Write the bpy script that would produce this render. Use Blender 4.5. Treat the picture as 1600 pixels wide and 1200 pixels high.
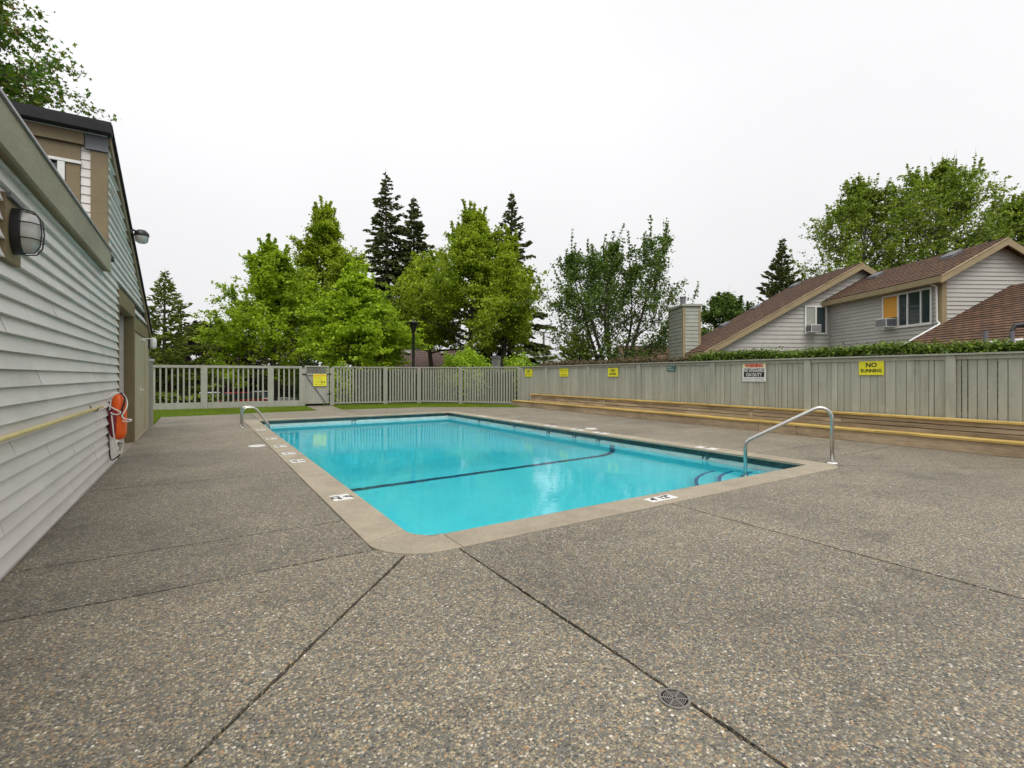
import bpy, bmesh, math, random
import numpy as np
from mathutils import Vector, Matrix
R = math.radians
sc = bpy.context.scene
for o in list(bpy.data.objects): bpy.data.objects.remove(o)

# ------------------------------------------------------------------ camera, sky, sun, exposure
CAM_H = 1.4
YAW = math.atan(490 / 765)
cam_d = bpy.data.cameras.new('camera'); cam = bpy.data.objects.new('camera', cam_d)
sc.collection.objects.link(cam); sc.camera = cam
cam.location = (0, 0, CAM_H); cam.rotation_euler = (R(90), 0, -YAW)
cam_d.sensor_width = 36; cam_d.lens = 765 / 1600 * 36
cam_d.shift_y = -13 / 1600; cam_d.clip_start = 0.05; cam_d.clip_end = 2000

SUN_EL, SUN_AZ = R(58), R(200)          # azimuth clockwise from +Y
w = bpy.data.worlds.new('World'); sc.world = w; w.use_nodes = True
nt = w.node_tree; nt.nodes.clear()
def N(nt, t, **k):
    n = nt.nodes.new(t)
    for a, b in k.items():
        if a in n.inputs.keys() if hasattr(n.inputs, 'keys') else False: n.inputs[a].default_value = b
        else: setattr(n, a, b)
    return n
out = N(nt, 'ShaderNodeOutputWorld'); bg = N(nt, 'ShaderNodeBackground'); bg.inputs['Strength'].default_value = 0.1
sky = N(nt, 'ShaderNodeTexSky', sky_type='NISHITA', sun_disc=False, sun_elevation=SUN_EL, sun_rotation=SUN_AZ)
hs = N(nt, 'ShaderNodeHueSaturation'); hs.inputs['Saturation'].default_value = 0.1
tc = N(nt, 'ShaderNodeTexCoord'); nz = N(nt, 'ShaderNodeTexNoise')
nz.inputs['Scale'].default_value = 1.6; nz.inputs['Detail'].default_value = 4; nz.inputs['Roughness'].default_value = 0.45
sep = N(nt, 'ShaderNodeSeparateXYZ'); mr = N(nt, 'ShaderNodeMapRange')
mr.inputs['From Min'].default_value = 0.0; mr.inputs['From Max'].default_value = 0.5
mr.inputs['To Min'].default_value = 5.0; mr.inputs['To Max'].default_value = 7.0
cr = N(nt, 'ShaderNodeMapRange'); cr.inputs['From Min'].default_value = 0.3; cr.inputs['From Max'].default_value = 0.7
cr.inputs['To Min'].default_value = 0.95; cr.inputs['To Max'].default_value = 1.04
mul = N(nt, 'ShaderNodeMath', operation='MULTIPLY'); cmb = N(nt, 'ShaderNodeCombineColor')
mulb = N(nt, 'ShaderNodeMath', operation='MULTIPLY'); mulb.inputs[1].default_value = 1.012
mx = N(nt, 'ShaderNodeMix', data_type='RGBA'); mx.inputs['Factor'].default_value = 0.88
L = nt.links.new
L(tc.outputs['Generated'], nz.inputs['Vector']); L(tc.outputs['Generated'], sep.inputs[0]); L(sep.outputs['Z'], mr.inputs['Value'])
L(nz.outputs['Fac'], cr.inputs['Value']); L(mr.outputs[0], mul.inputs[0]); L(cr.outputs[0], mul.inputs[1]); L(mul.outputs[0], mulb.inputs[0])
L(mul.outputs[0], cmb.inputs[0]); L(mul.outputs[0], cmb.inputs[1]); L(mulb.outputs[0], cmb.inputs[2])
L(sky.outputs[0], hs.inputs['Color']); L(hs.outputs[0], mx.inputs['A']); L(cmb.outputs[0], mx.inputs['B'])
L(mx.outputs['Result'], bg.inputs['Color']); L(bg.outputs[0], out.inputs['Surface'])

sun_d = bpy.data.lights.new('sun', 'SUN'); sun = bpy.data.objects.new('sun', sun_d); sc.collection.objects.link(sun)
sun_d.energy = 1.5; sun_d.angle = R(40); sun_d.color = (1, 0.97, 0.93)
sd = Vector((math.sin(SUN_AZ) * math.cos(SUN_EL), math.cos(SUN_AZ) * math.cos(SUN_EL), math.sin(SUN_EL)))
sun.rotation_euler = (-sd).to_track_quat('-Z', 'Y').to_euler(); sun.location = (0, 0, 30)
vs = sc.view_settings
vs.view_transform = 'Standard'; vs.look = 'None'; vs.exposure = 0.64; vs.gamma = 1; vs.use_curve_mapping = False
sc.render.engine = 'CYCLES'
sc.cycles.max_bounces = 10; sc.cycles.diffuse_bounces = 4; sc.cycles.glossy_bounces = 4; sc.cycles.transmission_bounces = 8
sc.cycles.transparent_max_bounces = 12; sc.cycles.caustics_refractive = True; sc.cycles.caustics_reflective = False
sc.cycles.use_denoising = True

# ------------------------------------------------------------------ helpers
SA, CA = math.sin(YAW), math.cos(YAW)
def ray(px): dx = (px - 800) / 765; return (SA + dx * CA, CA - dx * SA)
def P(px, Z): rx, ry = ray(px); return (rx * Z, ry * Z)
def zof(py, Z): return CAM_H + (587 - py) / 765 * Z

class MB:
    def __init__(s): s.v = []; s.f = []
    def add(s, vs, fs):
        b = len(s.v); s.v += [tuple(p) for p in vs]; s.f += [tuple(i + b for i in f) for f in fs]; return s
    def box(s, x0, x1, y0, y1, z0, z1, T=None):
        vs = [(x, y, z) for z in (z0, z1) for y in (y0, y1) for x in (x0, x1)]
        if T: vs = [T(*p) for p in vs]
        return s.add(vs, [(0, 2, 3, 1), (4, 5, 7, 6), (0, 1, 5, 4), (2, 6, 7, 3), (0, 4, 6, 2), (1, 3, 7, 5)])
    def beam(s, a, b, w, h, up=(0, 0, 1)):
        a, b = Vector(a), Vector(b); d = (b - a).normalized(); up = Vector(up)
        if abs(d.dot(up)) > .99: up = Vector((1, 0, 0))
        sx = d.cross(up).normalized(); uy = sx.cross(d).normalized()
        vs = [p + sx * i * w / 2 + uy * j * h / 2 for p in (a, b) for j in (-1, 1) for i in (-1, 1)]
        return s.add(vs, [(0, 2, 3, 1), (4, 5, 7, 6), (0, 1, 5, 4), (2, 6, 7, 3), (0, 4, 6, 2), (1, 3, 7, 5)])
    def prism(s, poly, z0, z1, T=None):
        n = len(poly); vs = [(x, y, z0) for x, y in poly] + [(x, y, z1) for x, y in poly]
        if T: vs = [T(*p) for p in vs]
        fs = [tuple(range(n))[::-1], tuple(range(n, 2 * n))] + [(i, (i + 1) % n, n + (i + 1) % n, n + i) for i in range(n)]
        return s.add(vs, fs)
    def tube(s, pts, r, k=10, close=False, caps=True):
        pts = [Vector(p) for p in pts]; n = len(pts); rs = r if hasattr(r, '__len__') else [r] * n
        ref = None; rings = []
        for i, p in enumerate(pts):
            if close: d = (pts[(i + 1) % n] - pts[i - 1]).normalized()
            else: d = (pts[min(i + 1, n - 1)] - pts[max(i - 1, 0)]).normalized()
            if ref is None: ref = Vector((0, 0, 1)) if abs(d.z) < .9 else Vector((1, 0, 0))
            a = (ref - d * ref.dot(d)).normalized(); ref = a; b = d.cross(a)
            rings.append([p + (a * math.cos(t) + b * math.sin(t)) * rs[i] for t in (2 * math.pi * j / k for j in range(k))])
        vs = [q for g in rings for q in g]; fs = []
        for i in range(n if close else n - 1):
            for j in range(k):
                i2 = (i + 1) % n; fs.append((i * k + j, i * k + (j + 1) % k, i2 * k + (j + 1) % k, i2 * k + j))
        if caps and not close: fs += [tuple(range(k))[::-1], tuple(range((n - 1) * k, n * k))]
        return s.add(vs, fs)
    def lathe(s, prof, c=(0, 0, 0), k=20, axis='z'):
        vs = []; 
        for r, h in prof:
            for j in range(k):
                t = 2 * math.pi * j / k; p = (r * math.cos(t), r * math.sin(t), h)
                if axis == 'x': p = (p[2], p[0], p[1])
                if axis == 'y': p = (p[0], p[2], p[1])
                vs.append((p[0] + c[0], p[1] + c[1], p[2] + c[2]))
        fs = [(i * k + j, i * k + (j + 1) % k, (i + 1) * k + (j + 1) % k, (i + 1) * k + j) for i in range(len(prof) - 1) for j in range(k)]
        return s.add(vs, fs)
    def mesh(s, name='m', smooth=False):
        m = bpy.data.meshes.new(name); m.from_pydata(s.v, [], s.f); m.update()
        if smooth: m.polygons.foreach_set('use_smooth', [True] * len(m.polygons))
        return m
    def build(s, name, mat, parent=None, smooth=False, bevel=0, fix=True):
        m = s.mesh(name, smooth)
        if fix or bevel:
            bm = bmesh.new(); bm.from_mesh(m)
            if fix: bmesh.ops.recalc_face_normals(bm, faces=bm.faces)
            if bevel:
                es = [e for e in bm.edges if len(e.link_faces) == 2 and e.calc_face_angle(0) > .6]
                bmesh.ops.bevel(bm, geom=es, offset=bevel, segments=2, profile=.6, affect='EDGES')
            bm.to_mesh(m); bm.free()
        return link(name, m, mat, parent)
def link(name, m, mat, parent=None):
    o = bpy.data.objects.new(name, m); sc.collection.objects.link(o)
    if mat is not None and hasattr(m, 'materials') and not m.materials: m.materials.append(mat)
    if parent is not None: o.parent = parent; o.matrix_parent_inverse = parent.matrix_basis.inverted()
    return o
def tag(o, label, cat, group=None, kind=None):
    if label: o['label'] = label
    if cat: o['category'] = cat
    if group: o['group'] = group
    if kind: o['kind'] = kind
    return o
def thing(name, label, cat, loc=(0, 0, 0), group=None, rz=0):
    o = bpy.data.objects.new(name, None); sc.collection.objects.link(o); o.location = loc; o.rotation_euler = (0, 0, rz)
    o.empty_display_size = .2
    return tag(o, label, cat, group)
def struct(o): o['kind'] = 'structure'; return o
def text(body, size, T, mat, parent, name='lettering', bold=0.0, sx=1.0):
    c = bpy.data.curves.new(name, 'FONT'); c.body = body; c.size = size; c.align_x = 'CENTER'; c.align_y = 'CENTER'
    c.extrude = .001; c.offset = bold; c.resolution_u = 2
    o = bpy.data.objects.new(name, c); sc.collection.objects.link(o); c.materials.append(mat)
    o.parent = parent; o.matrix_parent_inverse = parent.matrix_basis.inverted() if parent else Matrix()
    o.matrix_basis = T @ Matrix.Diagonal((sx, 1, 1, 1)); return o
def basis(xa, ya, loc):
    xa = Vector(xa).normalized(); ya = Vector(ya).normalized(); za = xa.cross(ya)
    return Matrix(((xa.x, ya.x, za.x, loc[0]), (xa.y, ya.y, za.y, loc[1]), (xa.z, ya.z, za.z, loc[2]), (0, 0, 0, 1)))
def scribble(mb, T, x0, x1, y, h, rng):
    x = x0
    while x < x1 - h * .3:
        ww = h * rng.uniform(.35, .75)
        if rng.random() < .15: x += h * .6; continue
        k = rng.random()
        for (a, b, c, d) in ([(0, .25, 0, 1), (.25, 1, .75, 1)] if k < .35 else [(0, .25, 0, 1), (.75, 1, 0, 1), (.25, .75, .4, .6)] if k < .7 else [(0, 1, 0, .2), (0, 1, .8, 1), (0, .25, .2, .8)]):
            mb.box(x + a * ww, x + b * ww, y + c * h - h / 2, y + d * h - h / 2, 0, .001, T)
        x += ww + h * .22
def M4(m): return lambda x, y, z: tuple(m @ Vector((x, y, z)))

# ------------------------------------------------------------------ materials
def newmat(name):
    m = bpy.data.materials.new(name); m.use_nodes = True; nt = m.node_tree; nt.nodes.clear()
    o = nt.nodes.new('ShaderNodeOutputMaterial'); b = nt.nodes.new('ShaderNodeBsdfPrincipled'); nt.links.new(b.outputs[0], o.inputs[0])
    return m, nt, b, o
def ramp(nt, cols, interp='LINEAR'):
    n = nt.nodes.new('ShaderNodeValToRGB'); cr = n.color_ramp; cr.interpolation = interp
    while len(cr.elements) < len(cols): cr.elements.new(.5)
    for e, (p, c) in zip(cr.elements, cols): e.position = p; e.color = (*c, 1)
    return n
def noise(nt, scale, detail=4, rough=.55, vec=None, stretch=None):
    n = nt.nodes.new('ShaderNodeTexNoise'); n.inputs['Scale'].default_value = scale; n.inputs['Detail'].default_value = detail; n.inputs['Roughness'].default_value = rough
    if vec is None: vec = nt.nodes.new('ShaderNodeTexCoord').outputs['Object']
    if stretch:
        mp = nt.nodes.new('ShaderNodeMapping'); mp.inputs['Scale'].default_value = stretch; nt.links.new(vec, mp.inputs[0]); vec = mp.outputs[0]
    nt.links.new(vec, n.inputs['Vector']); return n
def mixc(nt, a, b, fac, mode='MIX'):
    n = nt.nodes.new('ShaderNodeMix'); n.data_type = 'RGBA'; n.blend_type = mode
    for s, v in ((n.inputs['A'], a), (n.inputs['B'], b), (n.inputs['Factor'], fac)):
        if hasattr(v, 'links'): nt.links.new(v, s)
        elif isinstance(v, (int, float)): s.default_value = v
        else: s.default_value = (*v, 1)
    return n.outputs['Result']
def bump(nt, b, h, strength=.3, dist=.01):
    n = nt.nodes.new('ShaderNodeBump'); n.inputs['Strength'].default_value = strength; n.inputs['Distance'].default_value = dist
    nt.links.new(h, n.inputs['Height']); nt.links.new(n.outputs[0], b.inputs['Normal']); return n
def paint(name, col, rough=.6, var=.12, scale=3, stretch=None, bumpk=.15, dirt=None, dirtk=.4, perobj=.0, metallic=0, fine=40, finek=.1):
    """painted / weathered surface: broad tone drift, fine grain, optional dirt blotches, per-object tone"""
    m, nt, b, o = newmat(name); c = np.array(col)
    n1 = noise(nt, scale, 5, .6, stretch=stretch)
    r1 = ramp(nt, [(.3, tuple(c * (1 - var))), (.7, tuple(np.minimum(c * (1 + var), 1)))]); nt.links.new(n1.outputs['Fac'], r1.inputs[0])
    n2 = noise(nt, fine, 3, .6, stretch=stretch)
    r2 = ramp(nt, [(.3, (1 - finek,) * 3), (.7, (1 + finek * .5,) * 3)]); nt.links.new(n2.outputs['Fac'], r2.inputs[0])
    colr = mixc(nt, r1.outputs[0], r2.outputs[0], 1.0, 'MULTIPLY')
    if dirt:
        n3 = noise(nt, scale * .7, 6, .7, stretch=stretch)
        r3 = ramp(nt, [(.52, (0, 0, 0)), (.75, (dirtk,) * 3)]); nt.links.new(n3.outputs['Fac'], r3.inputs[0])
        colr = mixc(nt, colr, dirt, r3.outputs[0])
    if perobj:
        oi = nt.nodes.new('ShaderNodeObjectInfo'); rr = ramp(nt, [(0, (1 - perobj,) * 3), (1, (1 + perobj * .6,) * 3)])
        nt.links.new(oi.outputs['Random'], rr.inputs[0]); colr = mixc(nt, colr, rr.outputs[0], 1.0, 'MULTIPLY')
    nt.links.new(colr, b.inputs['Base Color']); b.inputs['Roughness'].default_value = rough; b.inputs['Metallic'].default_value = metallic
    if bumpk: bump(nt, b, n2.outputs['Fac'], bumpk, .004)
    return m

def mat_aggregate():
    m, nt, b, o = newmat('exposed aggregate concrete')
    tcx = nt.nodes.new('ShaderNodeTexCoord'); vec = tcx.outputs['Object']
    nd = noise(nt, 60, 2, .5, vec)
    vv = nt.nodes.new('ShaderNodeMix'); vv.data_type = 'VECTOR'; vv.inputs['Factor'].default_value = .004
    nt.links.new(vec, vv.inputs['A']); nt.links.new(nd.outputs['Color'], vv.inputs['B']); vec2 = vv.outputs['Result']
    cols = [(0, (.06, .062, .06)), (.15, (.115, .112, .102)), (.30, (.185, .165, .13)), (.43, (.33, .275, .18)), (.54, (.13, .14, .14)), (.66, (.40, .335, .22)), (.77, (.37, .23, .125)), (.83, (.27, .26, .235)), (.90, (.46, .42, .34)), (.98, (.64, .60, .53))]
    outs = []
    for sc_, rnd in ((78, 1.0), (130, 1.0)):
        v = nt.nodes.new('ShaderNodeTexVoronoi'); v.inputs['Scale'].default_value = sc_; v.inputs['Randomness'].default_value = rnd
        nt.links.new(vec2, v.inputs['Vector']); s = nt.nodes.new('ShaderNodeSeparateColor'); nt.links.new(v.outputs['Color'], s.inputs[0])
        r = ramp(nt, cols, 'CONSTANT'); nt.links.new(s.outputs[0], r.inputs[0]); outs.append((v, s, r))
    # bigger stones where the second channel is high, small ones elsewhere
    sel = nt.nodes.new('ShaderNodeMath'); sel.operation = 'GREATER_THAN'; sel.inputs[1].default_value = .42
    nt.links.new(outs[0][1].outputs[1], sel.inputs[0])
    col = mixc(nt, outs[1][2].outputs[0], outs[0][2].outputs[0], sel.outputs[0])
    dm = nt.nodes.new('ShaderNodeMix'); dm.data_type = 'FLOAT'
    d2 = nt.nodes.new('ShaderNodeMath'); d2.operation = 'MULTIPLY'; d2.inputs[1].default_value = 1.0
    nt.links.new(outs[1][0].outputs['Distance'], d2.inputs[0])
    nt.links.new(sel.outputs[0], dm.inputs['Factor']); nt.links.new(d2.outputs[0], dm.inputs['A']); nt.links.new(outs[0][0].outputs['Distance'], dm.inputs['B'])
    mort = ramp(nt, [(.38, (0, 0, 0)), (.62, (1, 1, 1))]); nt.links.new(dm.outputs['Result'], mort.inputs[0])
    mk = nt.nodes.new('ShaderNodeMath'); mk.operation = 'MULTIPLY'; mk.inputs[1].default_value = .75; nt.links.new(mort.outputs[0], mk.inputs[0])
    col = mixc(nt, col, (.145, .128, .097), mk.outputs[0])
    nb = noise(nt, .55, 5, .62, vec); rb = ramp(nt, [(.3, (.82, .815, .80)), (.7, (1.28, 1.26, 1.20))]); nt.links.new(nb.outputs['Fac'], rb.inputs[0])
    col = mixc(nt, col, rb.outputs[0], 1.0, 'MULTIPLY')
    ns = noise(nt, 1.7, 6, .7, vec); rs = ramp(nt, [(.54, (1, 1, 1)), (.70, (.66, .66, .67))]); nt.links.new(ns.outputs['Fac'], rs.inputs[0])
    col = mixc(nt, col, rs.outputs[0], 1.0, 'MULTIPLY')
    oi = nt.nodes.new('ShaderNodeObjectInfo'); rr = ramp(nt, [(0, (.93, .93, .93)), (1, (1.13, 1.12, 1.1))]); nt.links.new(oi.outputs['Random'], rr.inputs[0])
    col = mixc(nt, col, rr.outputs[0], 1.0, 'MULTIPLY')
    nt.links.new(col, b.inputs['Base Color']); b.inputs['Roughness'].default_value = .62
    inv = nt.nodes.new('ShaderNodeMath'); inv.operation = 'SUBTRACT'; inv.inputs[0].default_value = 1; nt.links.new(dm.outputs['Result'], inv.inputs[1])
    bump(nt, b, inv.outputs[0], .8, .008)
    return m
def mat_leaf(name, cols, rough=.55, trans=.35):
    m, nt, b, o = newmat(name)
    g = nt.nodes.new('ShaderNodeNewGeometry'); r = ramp(nt, [(i / (len(cols) - 1), c) for i, c in enumerate(cols)])
    nt.links.new(g.outputs['Random Per Island'], r.inputs[0])
    oi = nt.nodes.new('ShaderNodeTexCoord'); n1 = noise(nt, .5, 3, .5, oi.outputs['Object']); r2 = ramp(nt, [(.35, (.8, .82, .8)), (.65, (1.18, 1.14, 1.1))])
    nt.links.new(n1.outputs['Fac'], r2.inputs[0]); c = mixc(nt, r.outputs[0], r2.outputs[0], 1.0, 'MULTIPLY')
    nt.links.new(c, b.inputs['Base Color']); b.inputs['Roughness'].default_value = rough
    b.inputs['Specular IOR Level'].default_value = .3
    t = nt.nodes.new('ShaderNodeBsdfTranslucent'); c2 = mixc(nt, c, (1.25, 1.25, .6), 1.0, 'MULTIPLY'); nt.links.new(c2, t.inputs['Color'])
    ms = nt.nodes.new('ShaderNodeMixShader'); ms.inputs[0].default_value = trans
    nt.links.new(b.outputs[0], ms.inputs[1]); nt.links.new(t.outputs[0], ms.inputs[2]); nt.links.new(ms.outputs[0], o.inputs[0])
    return m
def mat_wood(name, c1, c2, dark, stretch, knots=True, perobj=.2, rough=.75):
    m, nt, b, o = newmat(name)
    oi = nt.nodes.new('ShaderNodeObjectInfo'); tcx = nt.nodes.new('ShaderNodeTexCoord')
    add = nt.nodes.new('ShaderNodeVectorMath'); add.operation = 'ADD'; nt.links.new(tcx.outputs['Object'], add.inputs[0])
    sm = nt.nodes.new('ShaderNodeVectorMath'); sm.operation = 'SCALE'; sm.inputs[0].default_value = (17, 31, 13); nt.links.new(oi.outputs['Random'], sm.inputs['Scale']); nt.links.new(sm.outputs[0], add.inputs[1])
    n1 = noise(nt, 3, 6, .65, add.outputs[0], stretch); r1 = ramp(nt, [(.25, dark), (.45, c1), (.7, c2)]); nt.links.new(n1.outputs['Fac'], r1.inputs[0])
    n2 = noise(nt, 18, 4, .6, add.outputs[0], stretch); r2 = ramp(nt, [(.3, (.72,) * 3), (.65, (1.1,) * 3)]); nt.links.new(n2.outputs['Fac'], r2.inputs[0])
    c = mixc(nt, r1.outputs[0], r2.outputs[0], 1.0, 'MULTIPLY')
    n3 = noise(nt, .9, 5, .7, add.outputs[0]); r3 = ramp(nt, [(.45, (1, 1, 1)), (.72, (.55, .5, .46))]); nt.links.new(n3.outputs['Fac'], r3.inputs[0])
    c = mixc(nt, c, r3.outputs[0], .8, 'MULTIPLY')
    rr = ramp(nt, [(0, (1 - perobj,) * 3), (1, (1 + perobj,) * 3)]); nt.links.new(oi.outputs['Random'], rr.inputs[0]); c = mixc(nt, c, rr.outputs[0], 1.0, 'MULTIPLY')
    nt.links.new(c, b.inputs['Base Color']); b.inputs['Roughness'].default_value = rough
    bump(nt, b, n2.outputs['Fac'], .35, .006); return m
def mat_shingle(name, cols, row=.14, wid=.3):
    m, nt, b, o = newmat(name); uv = nt.nodes.new('ShaderNodeUVMap')
    br = nt.nodes.new('ShaderNodeTexBrick'); br.inputs['Scale'].default_value = 1; br.inputs['Brick Width'].default_value = wid; br.inputs['Row Height'].default_value = row
    br.inputs['Mortar Size'].default_value = .02; br.inputs['Mortar Smooth'].default_value = .3; br.inputs['Bias'].default_value = 0
    br.inputs['Color1'].default_value = (*cols[0], 1); br.inputs['Color2'].default_value = (*cols[1], 1); br.inputs['Mortar'].default_value = (*cols[2], 1)
    nt.links.new(uv.outputs[0], br.inputs['Vector'])
    n1 = noise(nt, 2.5, 5, .65, uv.outputs[0]); r1 = ramp(nt, [(.3, (.72, .74, .76)), (.7, (1.22, 1.18, 1.15))]); nt.links.new(n1.outputs['Fac'], r1.inputs[0])
    c = mixc(nt, br.outputs['Color'], r1.outputs[0], 1.0, 'MULTIPLY')
    n2 = noise(nt, 25, 3, .6, uv.outputs[0]); r2 = ramp(nt, [(.3, (.78,) * 3), (.7, (1.15,) * 3)]); nt.links.new(n2.outputs['Fac'], r2.inputs[0]); c = mixc(nt, c, r2.outputs[0], 1.0, 'MULTIPLY')
    nt.links.new(c, b.inputs['Base Color']); b.inputs['Roughness'].default_value = .9
    bump(nt, b, br.outputs['Fac'], -.5, .01); return m
def simple(name, col, rough=.5, metallic=0, spec=.5):
    m, nt, b, o = newmat(name); b.inputs['Roughness'].default_value = rough; b.inputs['Metallic'].default_value = metallic
    n1 = noise(nt, 14, 4, .6); c = np.array(col); r1 = ramp(nt, [(.3, tuple(c * .93)), (.7, tuple(np.minimum(c * 1.06, 1)))]); nt.links.new(n1.outputs['Fac'], r1.inputs[0])
    nt.links.new(r1.outputs[0], b.inputs['Base Color']); b.inputs['Specular IOR Level'].default_value = spec
    return m
def mat_glass(name, col=(.03, .045, .05)):
    m, nt, b, o = newmat(name); b.inputs['Base Color'].default_value = (*col, 1); b.inputs['Roughness'].default_value = .04; b.inputs['Specular IOR Level'].default_value = .9
    n = noise(nt, 1.2, 2); bump(nt, b, n.outputs['Fac'], .05, .02); return m
def mat_water():
    m, nt, b, o = newmat('pool water')
    g = nt.nodes.new('ShaderNodeBsdfGlass'); g.inputs['IOR'].default_value = 1.333; g.inputs['Roughness'].default_value = 0.0; g.inputs['Color'].default_value = (1, 1, 1, 1)
    tcx = nt.nodes.new('ShaderNodeTexCoord')
    n1 = noise(nt, 8.5, 3, .5, tcx.outputs['Object']); n2 = noise(nt, 2.0, 2, .5, tcx.outputs['Object'])
    ad = nt.nodes.new('ShaderNodeMath'); ad.operation = 'ADD'; nt.links.new(n1.outputs['Fac'], ad.inputs[0]); nt.links.new(n2.outputs['Fac'], ad.inputs[1])
    bp = nt.nodes.new('ShaderNodeBump'); bp.inputs['Strength'].default_value = .11; bp.inputs['Distance'].default_value = .012
    nt.links.new(ad.outputs[0], bp.inputs['Height']); nt.links.new(bp.outputs[0], g.inputs['Normal'])
    va = nt.nodes.new('ShaderNodeVolumeAbsorption'); va.inputs['Color'].default_value = (.04, .90, .995, 1); va.inputs['Density'].default_value = .16
    nt.links.new(g.outputs[0], o.inputs['Surface']); nt.links.new(va.outputs[0], o.inputs['Volume'])
    nt.nodes.remove(b); return m

MT = dict(
    agg=mat_aggregate(),
    joint=paint('dark joint', (.035, .03, .024), .9, .3, 6),
    coping=paint('coping concrete', (.345, .295, .215), .75, .14, 2.2, dirt=(.19, .155, .11), dirtk=.7, fine=55, finek=.22, perobj=.06),
    plaster=paint('pool plaster', (.13, .90, .98), .6, .05, 1.2, bumpk=0),
    plaster_top=paint('waterline plaster', (.50, .60, .56), .6, .12, 4, bumpk=0, dirt=(.35, .42, .38), dirtk=.3),
    tile=paint('dark green tile', (.018, .05, .052), .25, .25, 5, bumpk=0, perobj=.25),
    bluetile=paint('blue tile', (.03, .13, .35), .3, .2, 8, bumpk=0),
    linetile=paint('navy tile line', (.012, .075, .17), .3, .2, 8, bumpk=0),
    water=mat_water(),
    siding=paint('pale siding', (.70, .665, .625), .5, .06, 1.5, (.6, 1, 2), .08, dirt=(.42, .42, .34), dirtk=.35, perobj=.05, finek=.05),
    olive=paint('olive brown trim', (.20, .155, .075), .6, .12, 2, bumpk=.1, perobj=.08),
    fascia=paint('weathered fascia', (.31, .28, .19), .7, .16, 1.8, (1, .5, 1.5), .2, dirt=(.14, .15, .06), dirtk=.6, finek=.18),
    brownpanel=paint('brown panel', (.21, .16, .085), .65, .12, 2, (.5, 1, 1), .1, dirt=(.08, .07, .04), dirtk=.35),
    cream=paint('cream door', (.45, .40, .27), .5, .06, 1.5, bumpk=.08, dirt=(.34, .29, .18), dirtk=.3),
    roofblack=paint('black roofing', (.022, .021, .022), .9, .25, 12, bumpk=.4),
    drip=simple('metal drip edge', (.36, .35, .37), .4, .6),
    flash=simple('grey flashing', (.16, .16, .175), .55, .3),
    white=simple('white paint', (.75, .75, .72), .45),
    offwhite=simple('white plastic', (.72, .71, .68), .35),
    black=simple('black metal', (.012, .012, .014), .45),
    ink=simple('black ink', (.012, .012, .012), .6),
    lens=simple('frosted lamp glass', (.46, .45, .42), .3),
    steel=simple('brushed steel', (.55, .54, .51), .28, 1.0),
    iron=simple('grate iron', (.22, .20, .18), .5, .4),
    darkhole=simple('drain hole shade', (.004, .004, .004), .9),
    yrod=paint('yellow pole', (.72, .60, .25), .45, .1, 5, bumpk=.02),
    ytimber=mat_wood('yellow painted cap', (.55, .38, .10), (.62, .46, .16), (.34, .21, .07), (1.4, .15, 1.4), perobj=.1),
    timber=mat_wood('weathered timber', (.40, .31, .20), (.62, .51, .37), (.11, .075, .05), (2.5, .22, 3.5), perobj=.32),
    tan=mat_wood('tan kerb board', (.44, .33, .205), (.52, .40, .26), (.30, .20, .12), (1.5, .2, 2), perobj=.12),
    fence=paint('sage grey fence paint', (.385, .385, .32), .75, .12, 2.2, (3, 3, .5), .15, dirt=(.22, .205, .15), dirtk=.5, perobj=.11, finek=.14),
    fence2=paint('light grey fence paint', (.325, .325, .275), .75, .10, 2.2, (3, 3, .5), .12, dirt=(.18, .17, .12), dirtk=.4, perobj=.07),
    fence3=paint('grey picket paint', (.29, .288, .238), .75, .10, 2.2, (3, 3, .5), .12, dirt=(.18, .17, .12), dirtk=.4, perobj=.09),
    ysign=simple('yellow sign', (.72, .68, .02), .5),
    red=simple('red ink', (.62, .015, .012), .5),
    cream_sign=simple('sign cream', (.72, .66, .42), .5),
    orange=simple('orange plastic', (.85, .12, .01), .35),
    maroon=simple('maroon plastic', (.22, .012, .03), .45),
    rope=simple('white rope', (.78, .76, .72), .8),
    housesiding=paint('house siding', (.46, .445, .405), .6, .06, 1.5, bumpk=.05, dirt=(.32, .29, .24), dirtk=.25),
    housewarm=paint('house trim', (.30, .235, .125), .6, .1, 2, bumpk=.05),
    chim=paint('chimney siding', (.33, .345, .29), .65, .1, 2, bumpk=.05, dirt=(.30, .24, .16), dirtk=.4),
    shingle=mat_shingle('brown shingles', ((.105, .054, .030), (.175, .092, .05), (.035, .02, .013)), .2, .33),
    shinglefar=mat_shingle('grey brown shingles', ((.125, .082, .072), (.165, .105, .09), (.08, .055, .05)), .3, .6),
    glass=mat_glass('window glass'),
    orangepanel=simple('orange board', (.62, .30, .04), .7),
    bark=paint('bark', (.075, .058, .042), .9, .35, 4, (3, 3, .6), .6, fine=20, finek=.3),
    greybark=paint('grey bark', (.12, .105, .09), .9, .3, 4, (3, 3, .6), .5, fine=20, finek=.3),
    lawn=paint('lawn soil', (.105, .16, .02), .95, .2, 3, bumpk=.3, dirt=(.15, .14, .04), dirtk=.4),
    ground=paint('ground', (.10, .10, .075), .95, .25, .4, bumpk=.2),
    asphalt=paint('asphalt', (.05, .05, .05), .9, .2, 1.5, bumpk=.3),
    carwhite=simple('white car paint', (.72, .73, .74), .2), carred=simple('red car paint', (.5, .02, .025), .2),
    tyre=simple('tyre', (.02, .02, .02), .8), rim=simple('rim', (.4, .4, .42), .35, .8),
    poleg=paint('pole wood', (.15, .135, .12), .9, .2, 3),
    shopwhite=simple('shop fascia', (.55, .57, .58), .5), shopblue=simple('shop blue', (.03, .12, .42), .4),
)
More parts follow.
